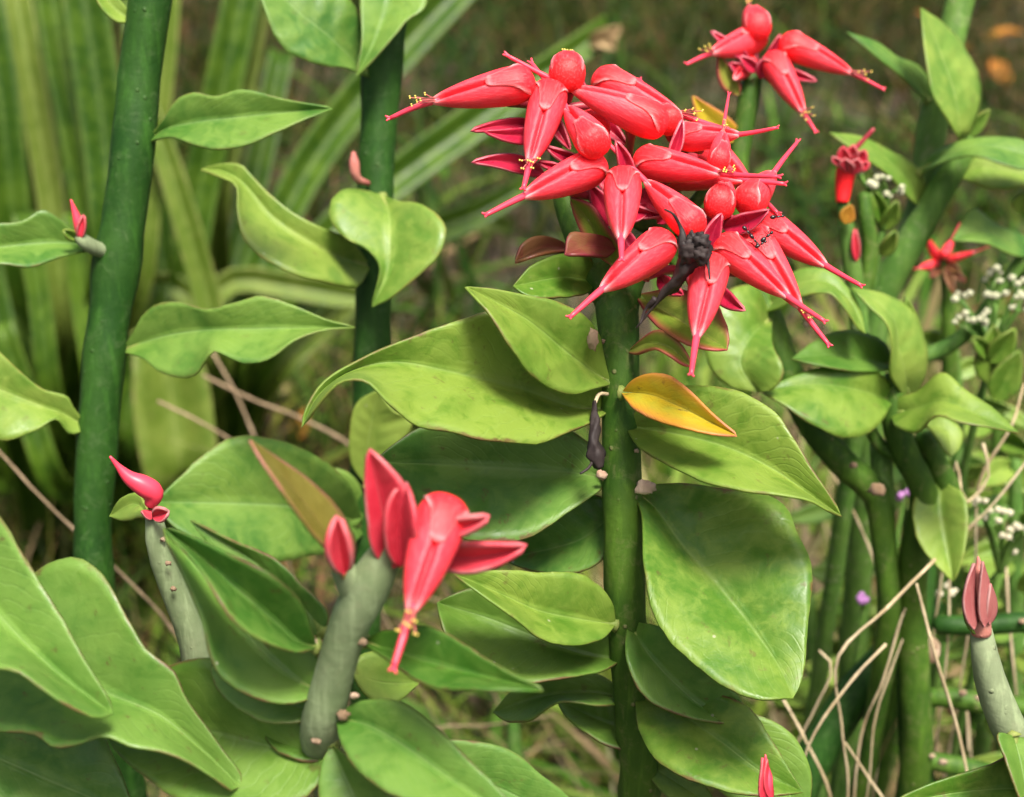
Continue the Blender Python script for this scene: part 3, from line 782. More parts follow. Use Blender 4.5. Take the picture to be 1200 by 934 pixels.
# leaves of the central plant
leaf(R1, 'leaf', [(716, 450), (667, 415), (617, 374), (546, 336)], [(709, 421), (703, 394), (683, 369), (653, 353), (613, 345), (575, 338)], [(697, 455), (677, 461), (653, 458), (627, 443), (600, 408), (573, 366)], (310, 300, 292), 1.0, -7.0, 0.13)
blob('brown_scar', bpy.data.objects['leaf'], P(695, 398, 301.5), (7*PXM(300), 3*PXM(300), 13*PXM(300)), M['scar'], seg=10, rings=7, rough=0.6, seed=2)
leaf(R1, 'leaf', [(716, 480), (675, 478), (610, 456), (530, 436), (460, 424), (408, 436), (372, 464), (354, 500)],
     [(705, 445), (665, 385), (600, 361), (540, 376), (480, 397), (425, 421), (380, 448), (358, 482)], [(690, 496), (655, 511), (630, 521), (590, 518), (540, 509), (490, 497), (455, 472), (430, 446), (398, 447), (366, 482)], (314, 298, 284), 3.0, -12.0, 0.10, nu=40, nv=17)
leaf(R1, 'cool', [(716, 562), (680, 555), (600, 549), (530, 545), (438, 541)], [(700, 528), (670, 505), (620, 490), (560, 487), (490, 502)], [(702, 574), (688, 584), (655, 607), (610, 632), (540, 628), (480, 595)], (317, 322, 312), 6.0, -9.0, 0.08)
leaf(R1, 'cool', [(722, 600), (680, 632), (590, 655)], [(700, 580), (650, 590), (615, 620)], [(716, 640), (690, 666), (645, 671), (612, 665)], (322, 330), 4.0, -4.0, 0.10)
leaf(R1, 'leaf', [(722, 732), (683, 726), (633, 716), (587, 696), (532, 672)], [(718, 706), (700, 685), (673, 671), (633, 671), (587, 668)], [(705, 749), (667, 756), (633, 747), (607, 726), (573, 702)], (316, 308, 300), 1.5, -6.0, 0.15)
leaf(R1, 'dull', [(730, 772), (690, 768), (650, 755), (577, 726), (512, 706)], [(715, 745), (670, 720), (600, 690), (550, 690)], [(705, 786), (683, 790), (633, 798), (590, 802), (555, 795), (525, 750)], (322, 322, 318), 5.0, -8.0, 0.08)
leaf(R1, 'dull', [(742, 822), (700, 812), (640, 815), (578, 834)], [(700, 790), (650, 790), (605, 805)], [(705, 826), (655, 822), (620, 843), (595, 845)], (330, 334), 2.0, -6.0, 0.10)
leaf(R1, 'dull', [(752, 856), (720, 850), (690, 838), (652, 818)], [(730, 822), (700, 818), (675, 815)], [(745, 878), (715, 874), (690, 860), (665, 840)], (332, 338), 3.0, -4.0, 0.10)
yl = leaf(R1, 'yellow', [(728, 460), (760, 462), (800, 478), (835, 496), (863, 510)], [(740, 446), (755, 439), (778, 438), (802, 453), (827, 478), (846, 496)], [(742, 478), (770, 492), (800, 500), (835, 508)], (306, 296, 288), -2.0, -5.0, 0.16)
yl['label'] = 'yellowing leaf with orange edges'
leaf(R1, 'leaf', [(733, 500), (760, 503), (810, 512), (860, 527), (910, 552), (950, 580), (986, 604)], [(748, 478), (775, 462), (805, 452), (842, 452), (880, 464), (910, 485), (930, 515), (950, 548), (970, 578)],
     [(748, 522), (780, 543), (830, 565), (870, 574), (920, 580), (950, 586), (972, 598)], (312, 300, 290), 6.0, -9.0, 0.12, nu=32, nv=17)
leaf(R1, 'leaf', [(742, 576), (765, 592), (800, 640), (845, 690), (885, 740), (915, 785), (929, 818)], [(775, 566), (850, 572), (918, 588), (936, 625), (950, 660), (951, 700), (946, 745), (939, 800)],
     [(752, 600), (755, 660), (764, 710), (784, 750), (815, 780), (850, 805), (890, 819), (918, 818)], (316, 303, 288), 0.0, -8.0, 0.10, nu=40, nv=17, wav=0.05)
knob(R1, 757, 571, 309, 15)
knob(R1, 746, 528, 310, 4); knob(R1, 705, 557, 311, 9); knob(R1, 746, 640, 314, 7, 'scar'); knob(R1, 708, 400, 310, 5, 'scar')
leaf(R1, 'cool', [(738, 728), (755, 760), (790, 800), (830, 832), (879, 846)], [(775, 735), (830, 775), (865, 815)], [(733, 750), (738, 785), (760, 820), (800, 838), (840, 846)], (318, 312, 312), 6.0, -3.0, 0.10)
leaf(R1, 'leaf', [(744, 815), (790, 832), (843, 868), (893, 905), (941, 928)], [(800, 806), (850, 816), (882, 834), (905, 868), (925, 902)], [(747, 850), (765, 885), (800, 910), (840, 924), (890, 932)], (324, 310, 304), 3.0, -5.0, 0.09, nu=28)
leaf(R1, 'dull', [(752, 840), (850, 860), (910, 905), (945, 975)], [(830, 825), (890, 838), (930, 862), (950, 905)], [(800, 890), (860, 940), (910, 968)], (330, 326), 3.0, -2.0, 0.1)
leaf(R1, 'leaf', [(752, 890), (790, 915), (845, 950)], [(785, 890), (820, 912)], [(765, 915), (800, 945)], (334, 326), 0, -2, 0.1)
leaf(R1, 'leaf', [(700, 330), (660, 325), (602, 335)], [(690, 300), (655, 298), (622, 312)], [(690, 342), (655, 348), (620, 347)], (316, 308, 302), 1, -3, 0.1)
leaf(R1, 'maroon', [(672, 292), (640, 289), (604, 306)], [(655, 281), (632, 276), (613, 284)], [(650, 294), (628, 298)], (314, 305), 1, -3, 0.1, nu=18, nv=9, thick=0.6)
leaf(R1, 'maroon', [(722, 292), (693, 287), (663, 297)], [(713, 279), (687, 273), (668, 273)], [(712, 300), (690, 298)], (308, 299), 1, -2, 0.1, nu=18, nv=9, thick=0.6)
leaf(R1, 'blush', [(722, 315), (706, 285), (690, 258), (668, 232)], [(695, 296), (682, 275), (672, 250)], [(730, 290), (712, 268), (692, 240)], (311, 305), 1, -2, 0.1, nu=18, nv=9)
leaf(R1, 'blush', [(745, 345), (785, 368), (820, 390), (852, 409)], [(790, 338), (830, 348), (849, 372), (854, 395)], [(757, 366), (775, 385), (805, 402), (832, 409)], (314, 304, 296), 2, -4, 0.14)
leaf(R1, 'blush', [(735, 412), (760, 402), (785, 408), (810, 429)], [(750, 398), (770, 386), (793, 399), (805, 415)], [(745, 415), (768, 408), (788, 418), (800, 426)], (310, 300, 296), 2, -3, 0.1, nu=20, nv=11)
# dried flower hanging at the stem
df = tube('dried_bud', R1, [P(*q) for q in [(697, 470, 306), (697, 490, 304), (696, 515, 303), (699, 535, 302), (702, 548, 302)]], [r * PXM(303) for r in (2, 5, 6.5, 8.5, 5)], M['dead'], seg=14, n=34, rough=0.8, seed=9, nf=420)
tube('dried_strand', df, [P(697, 535, 302), P(690, 548, 301), P(680, 555, 300)], [0.0004, 0.0003, 0.0002], M['dead'], seg=6, n=6)
tube('dried_strand', df, [P(712, 462, 309), P(702, 462, 307), P(697, 473, 306)], [0.0004, 0.0004, 0.0004], M['straw'], seg=6, n=8)

# ================================================================== near plant with the thick grey fork
R2 = thing('forked_slipper_plant', 'thick grey-green forked succulent stem bearing a single open red flower between rosy bracts', 'plant', base_under(392, 940, 285, 0.0, 0.03))
stem(R2, [(466, 626, 236, 15), (450, 654, 237, 21), (430, 690, 239, 27), (410, 730, 242, 24), (396, 775, 246, 23.5), (385, 815, 249, 24), (376, 850, 252, 24), (376, 880, 262, 22), (392, 940, 285, 22)], 'stem_grey', nodes=((0.20, 0.08), (0.27, 0.14), (0.34, 0.12)), rough=0.05)
stem(R2, [(396, 652, 236, 10), (402, 668, 237, 15), (414, 688, 239, 19), (420, 702, 240, 21)], 'stem_grey', 'fork', False)
CORE2 = P(470, 635, 235)
flower(R2, (524, 586), (484, 712), 228, 1, style=0, stam=1, length=0.0195, fat=1.22, core=CORE2, up=(0.15, -0.6, 0.8), roll=0.1)
leaf(R2, 'rose', [(456, 668), (450, 612), (442, 570), (432, 527)], [(438, 650), (430, 610), (428, 560)], [(484, 655), (490, 612), (472, 568)], (236, 229), -1, -2, 0.1, 0.6, nu=20, nv=9, name='bract')
leaf(R2, 'rose', [(468, 666), (467, 628), (468, 600), (474, 566)], [(456, 650), (452, 620), (458, 585)], [(484, 655), (486, 625), (482, 590)], (235, 230), -3, -4, 0.15, 0.6, nu=20, nv=9, name='bract')
bract(R2, 'rose', (500, 652), (616, 640), 16, 238, 232, 8, 0.7, -4.0)
bract(R2, 'rose', (510, 622), (572, 606), 9, 231, 227, 3, 0.7, -2.0)
bract(R2, 'rose', (404, 674), (396, 606), 12, 232, 228, -3, 0.8, -4.0)
ol = leaf(R2, 'olive', [(404, 678), (385, 630), (350, 580), (294, 515)], [(394, 655), (365, 622), (330, 572), (305, 535)], [(418, 645), (404, 605), (370, 567), (325, 535)], (235, 228, 222), -6, 4, 0.05, name='bract')
C1 = leaf(R2, 'cool', [(372, 758), (350, 752), (318, 724), (267, 680), (213, 634), (192, 618)], [(364, 738), (352, 706), (317, 675), (267, 650), (215, 626)], [(350, 763), (307, 750), (277, 729), (258, 702), (233, 662), (206, 634)], (246, 242, 250), -6.0, -7.0, 0.10, nu=30)
leaf(R2, 'cool', [(378, 812), (345, 795), (300, 755), (250, 690), (191, 620)], [(372, 770), (345, 720), (290, 665), (230, 630)], [(358, 820), (333, 825), (293, 815), (266, 799), (249, 772), (240, 732), (220, 682), (200, 642)], (251, 252, 256), 4.0, -5.0, 0.10, nu=28)
leaf(R2, 'cool', [(384, 836), (340, 825), (300, 800), (252, 770)], [(350, 800), (300, 775)], [(365, 842), (333, 846), (307, 844), (283, 832), (258, 810), (248, 786)], (256, 262), 3.0, -4.0, 0.12)
leaf(R2, 'deep', [(392, 868), (360, 862), (330, 850), (302, 836)], [(365, 840), (330, 832)], [(390, 884), (370, 892), (346, 889), (320, 875), (306, 852)], (258, 266), 3.0, -4.0, 0.12)
leaf(R2, 'cool', [(380, 742), (350, 705), (300, 660), (222, 610)], [(383, 718), (352, 685), (322, 656), (270, 634)], [(360, 745), (310, 705), (250, 645)], (250, 256), 4.0, 0.0, 0.1)
leaf(R2, 'cool', [(394, 842), (433, 850), (483, 880), (533, 916), (612, 966)], [(408, 828), (425, 821), (467, 821), (517, 858), (560, 901), (592, 935)], [(398, 866), (420, 905), (455, 927), (500, 946), (560, 962)], (250, 240, 232), 2.0, -5.0, 0.13, nu=28)
leaf(R2, 'cool', [(392, 855), (500, 890), (600, 930), (700, 985)], [(480, 870), (540, 867), (600, 881), (634, 908), (668, 935)], [(450, 930), (560, 980), (640, 1000)], (264, 276), 2.0, -3.0, 0.1)
leaf(R2, 'deep', [(425, 752), (445, 758), (500, 775), (570, 793), (636, 808)], [(440, 742), (465, 737), (500, 734), (527, 745), (567, 771), (602, 792)], [(452, 770), (487, 795), (512, 805), (550, 806), (600, 807)], (246, 236, 228), 2.0, -5.0, 0.08)
leaf(R2, 'lime', [(415, 790), (450, 800), (492, 800)], [(420, 770), (450, 762), (480, 778)], [(430, 815), (460, 825)], (262, 272), 1, -2, 0.1, nu=16, nv=9)
leaf(R2, 'dull', [(382, 884), (340, 880), (253, 858), (118, 838)], [(345, 840), (285, 792), (230, 772), (170, 795)], [(375, 915), (340, 945), (280, 958), (215, 940), (160, 903), (130, 872)], (256, 264, 272), 5.0, -6.0, 0.08, nu=28)
leaf(R2, 'cool', [(388, 872), (410, 920), (450, 1000)], [(376, 896), (374, 940), (400, 985)], [(440, 915), (472, 950), (470, 985)], (253, 250), 1, -3, 0.1)
knob(R2, 368, 754, 246, 10); knob(R2, 402, 838, 247, 10, 'scar'); knob(R2, 424, 752, 241, 8, 'scar'); knob(R2, 371, 868, 250, 8, 'scar'); knob(R2, 415, 815, 246, 7)

# ================================================================== small budding stem
R3 = thing('budding_slipper_plant', 'slim grey-green stem with one curved pink-red bud and a tiny maroon bract', 'plant', base_under(236, 800, 322, 0.02, 0.04))
stem(R3, [(180, 604, 308, 10), (182, 622, 309, 13), (190, 655, 311, 15), (208, 700, 314, 16), (228, 755, 318, 18), (240, 820, 324, 19)], 'stem_grey')
V, F = tube_geo([P(*q) for q in [(176, 592, 306), (180, 578, 305), (168, 569, 304), (152, 560, 303), (139, 547, 302), (129, 535, 301)]], [r * PXM(304) for r in (7, 12, 12.5, 8.5, 4, 1.5)], seg=16, n=26, rough=0.03)
mesh_obj('flower_bud', [v - np.array(org(R3)) for v in V], F, M['pink'], R3)
bract(R3, 'rose', (178, 606), (197, 600), 8, 305, 303, 0, 0.6, -2.0)
bract(R3, 'rose', (182, 606), (166, 598), 6, 306, 305, 0, 0.6, 1.0)
leaf(R3, 'lime', [(176, 606), (158, 590), (128, 605)], [(160, 578), (140, 585)], [(165, 605), (145, 610)], (312, 322), 1, -2, 0.1, nu=14, nv=9)
knob(R3, 197, 660, 307, 5, 'scar'); knob(R3, 203, 690, 309, 5, 'scar'); knob(R3, 191, 632, 307, 5, 'scar')

# ================================================================== tall stem at the left
R4 = thing('tall_slipper_plant', 'tall thick dark green stem with spaced wavy leaves in front of strap leaves', 'plant', base_under(112, 690, 388, 0.0, 0.05))
stem(R4, [(184, -60, 366, 25), (176, 0, 368, 25.5), (163, 90, 371, 24.5), (158, 160, 372, 26), (146, 250, 375, 25), (138, 300, 376, 26), (128, 370, 378, 24), (123, 420, 379, 25.5), (116, 490, 381, 23), (111, 560, 383, 23.5), (109, 620, 385, 22), (112, 690, 388, 22)], 'stem_dark', nodes=((0.14, 0.12), (0.215, 0.10), (0.28, 0.12)))
leaf(R4, 'soft', [(172, 166), (192, 152), (230, 143), (290, 136), (340, 131), (389, 127)], [(193, 138), (205, 118), (225, 108), (252, 112), (280, 105), (330, 116)], [(200, 160), (225, 169), (250, 174), (275, 173), (310, 160), (350, 142)], (372, 366, 362), 5, -6, 0.08)
leaf(R4, 'soft', [(110, 292), (84, 285), (40, 285), (-60, 298)], [(82, 268), (66, 254), (50, 246), (25, 260), (0, 262), (-30, 270)], [(72, 300), (35, 312), (0, 309), (-30, 308)], (374, 362), 5, -5, 0.08)
leaf(R4, 'soft', [(142, 412), (160, 404), (200, 392), (250, 386), (300, 385), (360, 384), (416, 383)], [(158, 385), (170, 366), (190, 355), (215, 355), (240, 362), (270, 357), (305, 347), (350, 361), (388, 377)], [(168, 420), (185, 434), (205, 442), (226, 441), (238, 425), (250, 411), (265, 416), (288, 425), (315, 420), (345, 398), (380, 386)], (380, 368, 362), 5, -6, 0.08, nu=34)
leaf(R4, 'lime', [(104, 502), (80, 488), (40, 472), (-80, 425)], [(86, 478), (80, 466), (50, 456), (20, 432), (0, 413), (-40, 395)], [(82, 508), (66, 490), (40, 505), (0, 515), (-40, 480)], (380, 364), 4, -4, 0.08)
leaf(R4, 'lime', [(160, 22), (140, 15), (100, -35)], [(145, 5), (125, -20)], [(140, 26), (120, 10)], (370, 366), 1, -2, 0.1, nu=14, nv=9)
tube('side_shoot', R4, [P(128, 296, 374), P(110, 290, 370), P(96, 281, 367), P(91, 275, 366)], [r * PXM(370) for r in (9, 9, 8, 5)], M['stem_grey'], seg=10, n=10)
V, F = tube_geo([P(*q) for q in [(93, 277, 366), (92, 262, 365), (87, 246, 364), (83, 234, 363)]], [r * PXM(366) for r in (4, 6, 3.5, 1)], seg=10, n=12)
mesh_obj('flower_bud', [v - np.array(org(R4)) for v in V], F, M['pink'], R4)
bract(R4, 'rose', (93, 280), (98, 252), 4, 366, 364); bract(R4, 'lime', (90, 280), (75, 270), 5, 367, 363)

# ================================================================== second stem behind the big leaf
R5 = thing('leafy_slipper_plant', 'green stem with pale yellow-green curled leaves, standing behind the long curled leaf', 'plant', base_under(428, 660, 430, 0.0, 0.06))
stem(R5, [(462, -60, 412, 22), (455, 10, 413, 23), (446, 100, 415, 22), (441, 200, 417, 21.5), (438, 300, 419, 21), (437, 400, 421, 20.5), (432, 520, 424, 20), (428, 650, 428, 20), (427, 760, 434, 20)], 'stem_dark', nodes=((0.06, 0.12), (0.14, 0.12), (0.2, 0.1), (0.27, 0.1)))
leaf(R5, 'soft', [(438, 92), (420, 76), (385, 42), (345, 10), (298, -40)], [(405, 79), (380, 77), (355, 69), (335, 58), (322, 40), (308, 5)], [(425, 40), (415, 5), (375, -30)], (412, 400, 396), -6, 2, 0.06)
leaf(R5, 'soft', [(462, -50), (455, 0), (440, 45), (418, 89)], [(425, -40), (422, 0), (424, 48)], [(495, -30), (498, 8), (478, 22), (466, 36), (444, 62)], (408, 398), 4, -3, 0.08)
leaf(R5, 'lime', [(434, 312), (405, 303), (370, 287), (322, 256), (284, 214), (262, 201), (236, 198)], [(412, 282), (370, 264), (330, 240), (292, 203), (283, 193), (258, 192)], [(420, 336), (390, 332), (350, 322), (310, 303), (286, 280), (279, 250), (278, 217), (256, 206)], (416, 400, 402), 3, -8, 0.10, nu=30)
leaf(R5, 'lime', [(447, 228), (456, 250), (457, 280), (455, 312), (436, 359)], [(425, 222), (400, 222), (388, 235), (388, 255), (402, 277), (428, 288), (446, 308), (443, 335)], [(470, 236), (488, 237), (508, 249), (522, 268), (514, 298), (485, 326), (455, 350)], (414, 398, 396), -3, -5, 0.12, nu=28)
leaf(R5, 'lime', [(430, 570), (430, 530), (436, 490), (443, 458)], [(412, 545), (409, 510), (418, 472)], [(448, 550), (468, 522), (484, 492), (462, 482)], (420, 408), -2, -3, 0.12)
leaf(R5, 'soft', [(430, 600), (410, 585), (364, 556)], [(418, 562), (395, 549)], [(415, 618), (385, 595)], (424, 414), 2, -3, 0.1, nu=16, nv=9)
leaf(R5, 'soft', [(430, 622), (400, 606), (345, 594), (270, 590), (182, 588)], [(405, 560), (350, 524), (290, 510), (245, 528), (208, 562)], [(405, 645), (360, 652), (312, 659), (255, 648), (205, 618)], (426, 385, 368), 5, -7, 0.08, nu=28)
tube('pale_bud', R5, [P(432, 215, 412), P(418, 208, 408), P(415, 190, 407), P(414, 178, 407)], [r * PXM(408) for r in (3, 5, 6, 2)], M['bract_bud'], seg=10, n=10)
tube('side_shoot', R5, [P(428, 640, 428), P(440, 600, 424), P(436, 565, 420)], [0.0012, 0.001, 0.0007], M['stem_light'], seg=8, n=8)

# ================================================================== leaves from a plant left of the view
R8 = thing('corner_slipper_plant', 'broad wavy green leaves with thin brown rims overlapping below the tall dark stem', 'plant', base_under(-110, 900, 285, -0.01, 0.03))
stem(R8, [(-95, 520, 272, 17), (-100, 620, 274, 22), (-104, 740, 277, 23), (-106, 860, 281, 24)], 'stem_grey')
leaf(R8, 'cool', [(-96, 610), (-50, 660), (0, 722), (60, 782), (132, 836)], [(-60, 570), (-20, 583), (0, 606), (20, 640), (50, 690), (80, 740), (110, 793), (128, 822)], [(-70, 720), (-30, 775), (0, 782), (20, 785), (50, 806), (90, 831), (116, 841)], (272, 254, 246), 4, -9, 0.10, nu=30, nv=15)
leaf(R8, 'cool', [(-100, 730), (-20, 745), (60, 780), (125, 812), (187, 838), (233, 875), (282, 922)], [(-60, 690), (0, 700), (38, 672), (62, 657), (86, 652), (110, 664), (130, 690), (146, 722), (170, 760), (204, 788), (216, 816), (240, 850), (264, 884), (282, 908)],
     [(-70, 800), (-20, 850), (20, 856), (42, 860), (62, 876), (92, 870), (120, 861), (150, 872), (190, 880), (222, 892), (250, 910), (274, 927)], (278, 264, 256), 5, -9, 0.10, nu=40, nv=17, wav=0.05)
leaf(R8, 'cool', [(-104, 840), (-20, 880), (70, 920), (158, 955)], [(-40, 850), (40, 845), (110, 850), (132, 885), (150, 930)], [(-60, 900), (0, 960), (90, 985)], (280, 272), 3, -4, 0.08)

# ================================================================== plant behind the cluster, with the loose spray of flowers
KEEL = 0.8
R6 = thing('branching_slipper_plant', 'green stem with a loose spray of four red slipper flowers, standing behind the dense cluster', 'plant', base_under(1040, 740, 430, 0.0, 0.06))
CORE6 = P(884, 84, 400)
stem(R6, [(886, 80, 400, 9), (880, 100, 400, 13), (874, 140, 401, 12.5), (866, 190, 402, 12), (868, 260, 404, 13), (885, 330, 405, 14), (905, 380, 404, 16), (922, 435, 404, 16), (950, 495, 406, 17), (990, 545, 409, 17), (1026, 578, 412, 17), (1036, 640, 416, 14.5), (1042, 720, 422, 14)], nodes=((0.16, 0.1), (0.33, 0.14)))
stem(R6, [(1050, 440, 402, 13), (1046, 480, 403, 15), (1060, 530, 406, 16), (1082, 575, 410, 16), (1072, 640, 416, 17), (1068, 720, 424, 18), (1072, 800, 430, 18), (1073, 900, 440, 18)], 'stem', 'branch')
stem(R6, [(1082, 508, 408, 11), (1098, 545, 411, 14), (1112, 580, 414, 15), (1095, 650, 420, 15)], 'stem', 'branch', False)
stem(R6, [(1032, 520, 414, 13), (1034, 560, 414, 13), (1036, 600, 414, 14)], 'stem_light', 'branch', False)
stem(R6, [(1010, 478, 404, 6), (1030, 520, 408, 8), (1060, 540, 408, 9)], 'stem', 'branch', False)
for bk, tp, mm, tw, kw in [((890, 38), (878, 4), 402, -1, dict(style=None, stam=0)), ((892, 45), (836, 56), 396, 1, dict(style=0, stam=1)), ((913, 48), (1000, 82), 394, 1, dict(style=0, stam=1)),
                           ((902, 66), (942, 128), 390, 1, dict(style=3, stam=2)), ((882, 72), (862, 88), 398, 1, dict(style=None, stam=None, length=0.013))]:
    flower(R6, bk, tp, mm, tw, core=CORE6, length=0.0190, **kw) if 'length' not in kw else flower(R6, bk, tp, mm, tw, core=CORE6, **kw)
for base, tip, hw, mm in [((880, 72), (833, 36), 6, 396), ((888, 84), (868, 66), 7, 396), ((905, 80), (957, 95), 6, 398), ((890, 92), (905, 62), 9, 396), ((878, 88), (855, 74), 7, 398), ((896, 86), (915, 40), 6, 402)]:
    bract(R6, 'crimson', base, tip, hw, mm, mm - 4)
bract(R6, 'blush', (866, 112), (842, 62), 11, 398, 394, -3)
bract(R6, 'yellow', (866, 165), (812, 112), 17, 402, 394, -6, 0.7)
leaf(R6, 'leaf', [(905, 372), (880, 395), (868, 425), (888, 460)], [(885, 335), (845, 345), (826, 390), (832, 432), (856, 454)], [(905, 400), (918, 436), (906, 456)], (404, 384, 382), 2, -4, 0.1)
leaf(R6, 'lime', [(893, 366), (930, 335), (968, 330), (994, 350), (1014, 390)], [(910, 335), (938, 315), (972, 317), (998, 342), (1010, 368)], [(915, 360), (945, 345), (972, 343), (990, 360), (1006, 384)], (404, 392, 388), 2, -5, 0.1)
leaf(R6, 'deep', [(1048, 428), (1010, 420), (970, 416), (928, 420)], [(1038, 402), (1015, 390), (985, 387), (955, 399)], [(1035, 434), (1000, 434), (962, 428)], (402, 388), 3, -5, 0.12)
leaf(R6, 'leaf', [(1046, 470), (1000, 455), (950, 450), (892, 458)], [(1042, 446), (1015, 430), (975, 428), (930, 440)], [(1036, 490), (1015, 509), (985, 511), (950, 496), (918, 474)], (402, 388, 384), 2, -6, 0.12, nu=26)
leaf(R6, 'lime', [(1064, 470), (1062, 440), (1053, 408), (1048, 376), (1026, 352), (999, 337)], [(1044, 440), (1046, 404), (1040, 380), (1020, 360)], [(1078, 456), (1088, 425), (1083, 392), (1068, 362), (1035, 343)], (404, 392, 390), -5, 4, 0.12)
bract(R6, 'lime', (1070, 440), (1062, 348), 13, 404, 396, 5, 0.8)
leaf(R6, 'leaf', [(1044, 486), (1075, 478), (1105, 470), (1145, 485), (1194, 507)], [(1050, 468), (1075, 458), (1103, 436), (1133, 457), (1164, 478)], [(1048, 498), (1075, 506), (1096, 486), (1125, 494), (1160, 500)], (402, 386, 378), 4, -6, 0.10, nu=28)
leaf(R6, 'lime', [(1085, 496), (1110, 505), (1115, 535)], [(1105, 488), (1128, 505), (1125, 525)], [(1095, 510), (1105, 525)], (404, 398), 1, -2, 0.1, nu=14, nv=9)
leaf(R6, 'lime', [(1104, 562), (1102, 590), (1108, 630), (1117, 681)], [(1088, 572), (1074, 580), (1070, 605), (1080, 640), (1100, 665)], [(1116, 570), (1128, 577), (1134, 600), (1131, 640), (1123, 668)], (412, 402), -3, -3, 0.10)
knob(R6, 1028, 574, 400, 13, 'scar', 'stem_joint'); knob(R6, 1078, 478, 398, 5, 'scar'); knob(R6, 1000, 545, 400, 6, 'scar'); knob(R6, 945, 380, 398, 6, 'knob')

# ================================================================== big plant at the right edge
R7 = thing('thick_slipper_plant', 'thick pale green slanting stem with long pointed upright leaves', 'plant', base_under(1030, 470, 470, 0.02, 0.06))
stem(R7, [(1136, -50, 455, 17), (1124, 10, 456, 17), (1106, 80, 458, 17), (1092, 150, 460, 18), (1086, 200, 461, 17), (1075, 250, 461, 15), (1060, 285, 460, 14)], 'stem_light', 'branch', False)
stem(R7, [(1135, 165, 448, 12), (1118, 195, 450, 16), (1090, 245, 454, 17), (1055, 305, 458, 18), (1035, 345, 462, 18), (1022, 400, 466, 17), (1020, 480, 472, 17)], 'stem_light')
leaf(R7, 'lime', [(1128, 170), (1124, 140), (1117, 105), (1102, 62), (1080, 9)], [(1112, 142), (1095, 115), (1087, 80), (1082, 40)], [(1142, 145), (1151, 110), (1146, 85), (1133, 58), (1110, 30)], (446, 436, 436), -5, 5, 0.10)
leaf(R7, 'soft', [(1088, 118), (1070, 90), (1045, 68), (993, 37)], [(1090, 95), (1076, 76), (1052, 66), (1030, 50)], [(1077, 110), (1060, 92), (1040, 76), (1015, 55)], (456, 442), 3, -4, 0.08)
leaf(R7, 'lime', [(1080, 243), (1066, 212), (1030, 180), (973, 155)], [(1086, 215), (1070, 192), (1047, 178), (1007, 159)], [(1066, 232), (1042, 205), (1008, 181)], (456, 438), 3, -6, 0.10)
leaf(R7, 'soft', [(1078, 202), (1110, 180), (1150, 170), (1235, 190)], [(1090, 182), (1120, 166), (1155, 160), (1200, 164)], [(1105, 190), (1140, 182), (1200, 198)], (452, 434, 430), 4, -6, 0.10)
leaf(R7, 'lime', [(1120, 205), (1150, 195), (1200, 205), (1240, 215)], [(1140, 185), (1180, 182)], [(1135, 212), (1165, 222), (1200, 218)], (452, 440), 2, -3, 0.1)
leaf(R7, 'soft', [(1210, 300), (1190, 285), (1150, 270), (1116, 281)], [(1205, 280), (1168, 262), (1141, 243), (1128, 258)], [(1190, 300), (1155, 285)], (452, 440), 3, -3, 0.1)
bract(R7, 'lime', (1135, 160), (1160, 128), 8, 450, 446); bract(R7, 'leaf', (1195, 250), (1203, 225), 12, 450, 446)
stem(R7, [(1225, 320, 452, 10), (1205, 300, 452, 9), (1180, 330, 455, 8), (1120, 400, 462, 9), (1040, 430, 466, 10)], 'stem_light', 'branch', False)

# ================================================================== stem with the single upright funnel flower
R12 = thing('single_flower_plant', 'slim stem holding one upright red funnel flower and a spent orange bract', 'plant', base_under(1002, 420, 445, 0.0, 0.05))
stem(R12, [(988, 232, 425, 7), (991, 260, 426, 9), (997, 300, 428, 10.5), (1004, 350, 432, 11), (1008, 430, 438, 11)], 'stem_light')
stem(R12, [(1012, 228, 430, 8), (1015, 255, 430, 9), (1020, 290, 432, 10), (1014, 340, 434, 10), (1008, 380, 436, 10)], 'stem', 'branch', False)
def funnel(root, pts, mat):
    V, F = tube_geo([P(x, y, m_) for x, y, m_, r in pts], [r * PXM(m_) for x, y, m_, r in pts], seg=18, n=24, rough=0.10, cap=-0.4)
    return mesh_obj('flower', [np.array(v) - np.array(org(root)) for v in V], F, M[mat], root)
ff = funnel(R12, [(987, 238, 424, 7), (989, 220, 424, 10), (992, 202, 423, 12), (996, 190, 422, 13), (997, 186, 421, 10)], 'red')
for bs, tp, hw in [((994, 200), (976, 184), 9), ((990, 196), (988, 172), 8), ((996, 194), (1000, 170), 8), ((1000, 196), (1014, 176), 9), ((1000, 202), (1018, 190), 8), ((995, 204), (990, 186), 9), ((998, 206), (1006, 186), 9)]:
    leaf(ff, 'rose', [bs, ((bs[0] + tp[0]) / 2, (bs[1] + tp[1]) / 2), tp], [((bs[0] + tp[0]) / 2 - hw, (bs[1] + tp[1]) / 2 - 2)], [((bs[0] + tp[0]) / 2 + hw, (bs[1] + tp[1]) / 2 + 2)], (421, 417), -1, -1, 0.1, 0.5, nu=12, nv=7, name='petal')
tube('style', ff, [P(1000, 176, 421), P(1012, 164, 420), P(1024, 151, 419)], [0.0009, 0.0006, 0.0005], M['stalk_red'], seg=8, n=8)
bract(R12, 'rust', (990, 262), (998, 240), 9, 422, 420)
bract(R12, 'rose', (1004, 306), (1002, 268), 4, 426, 424)

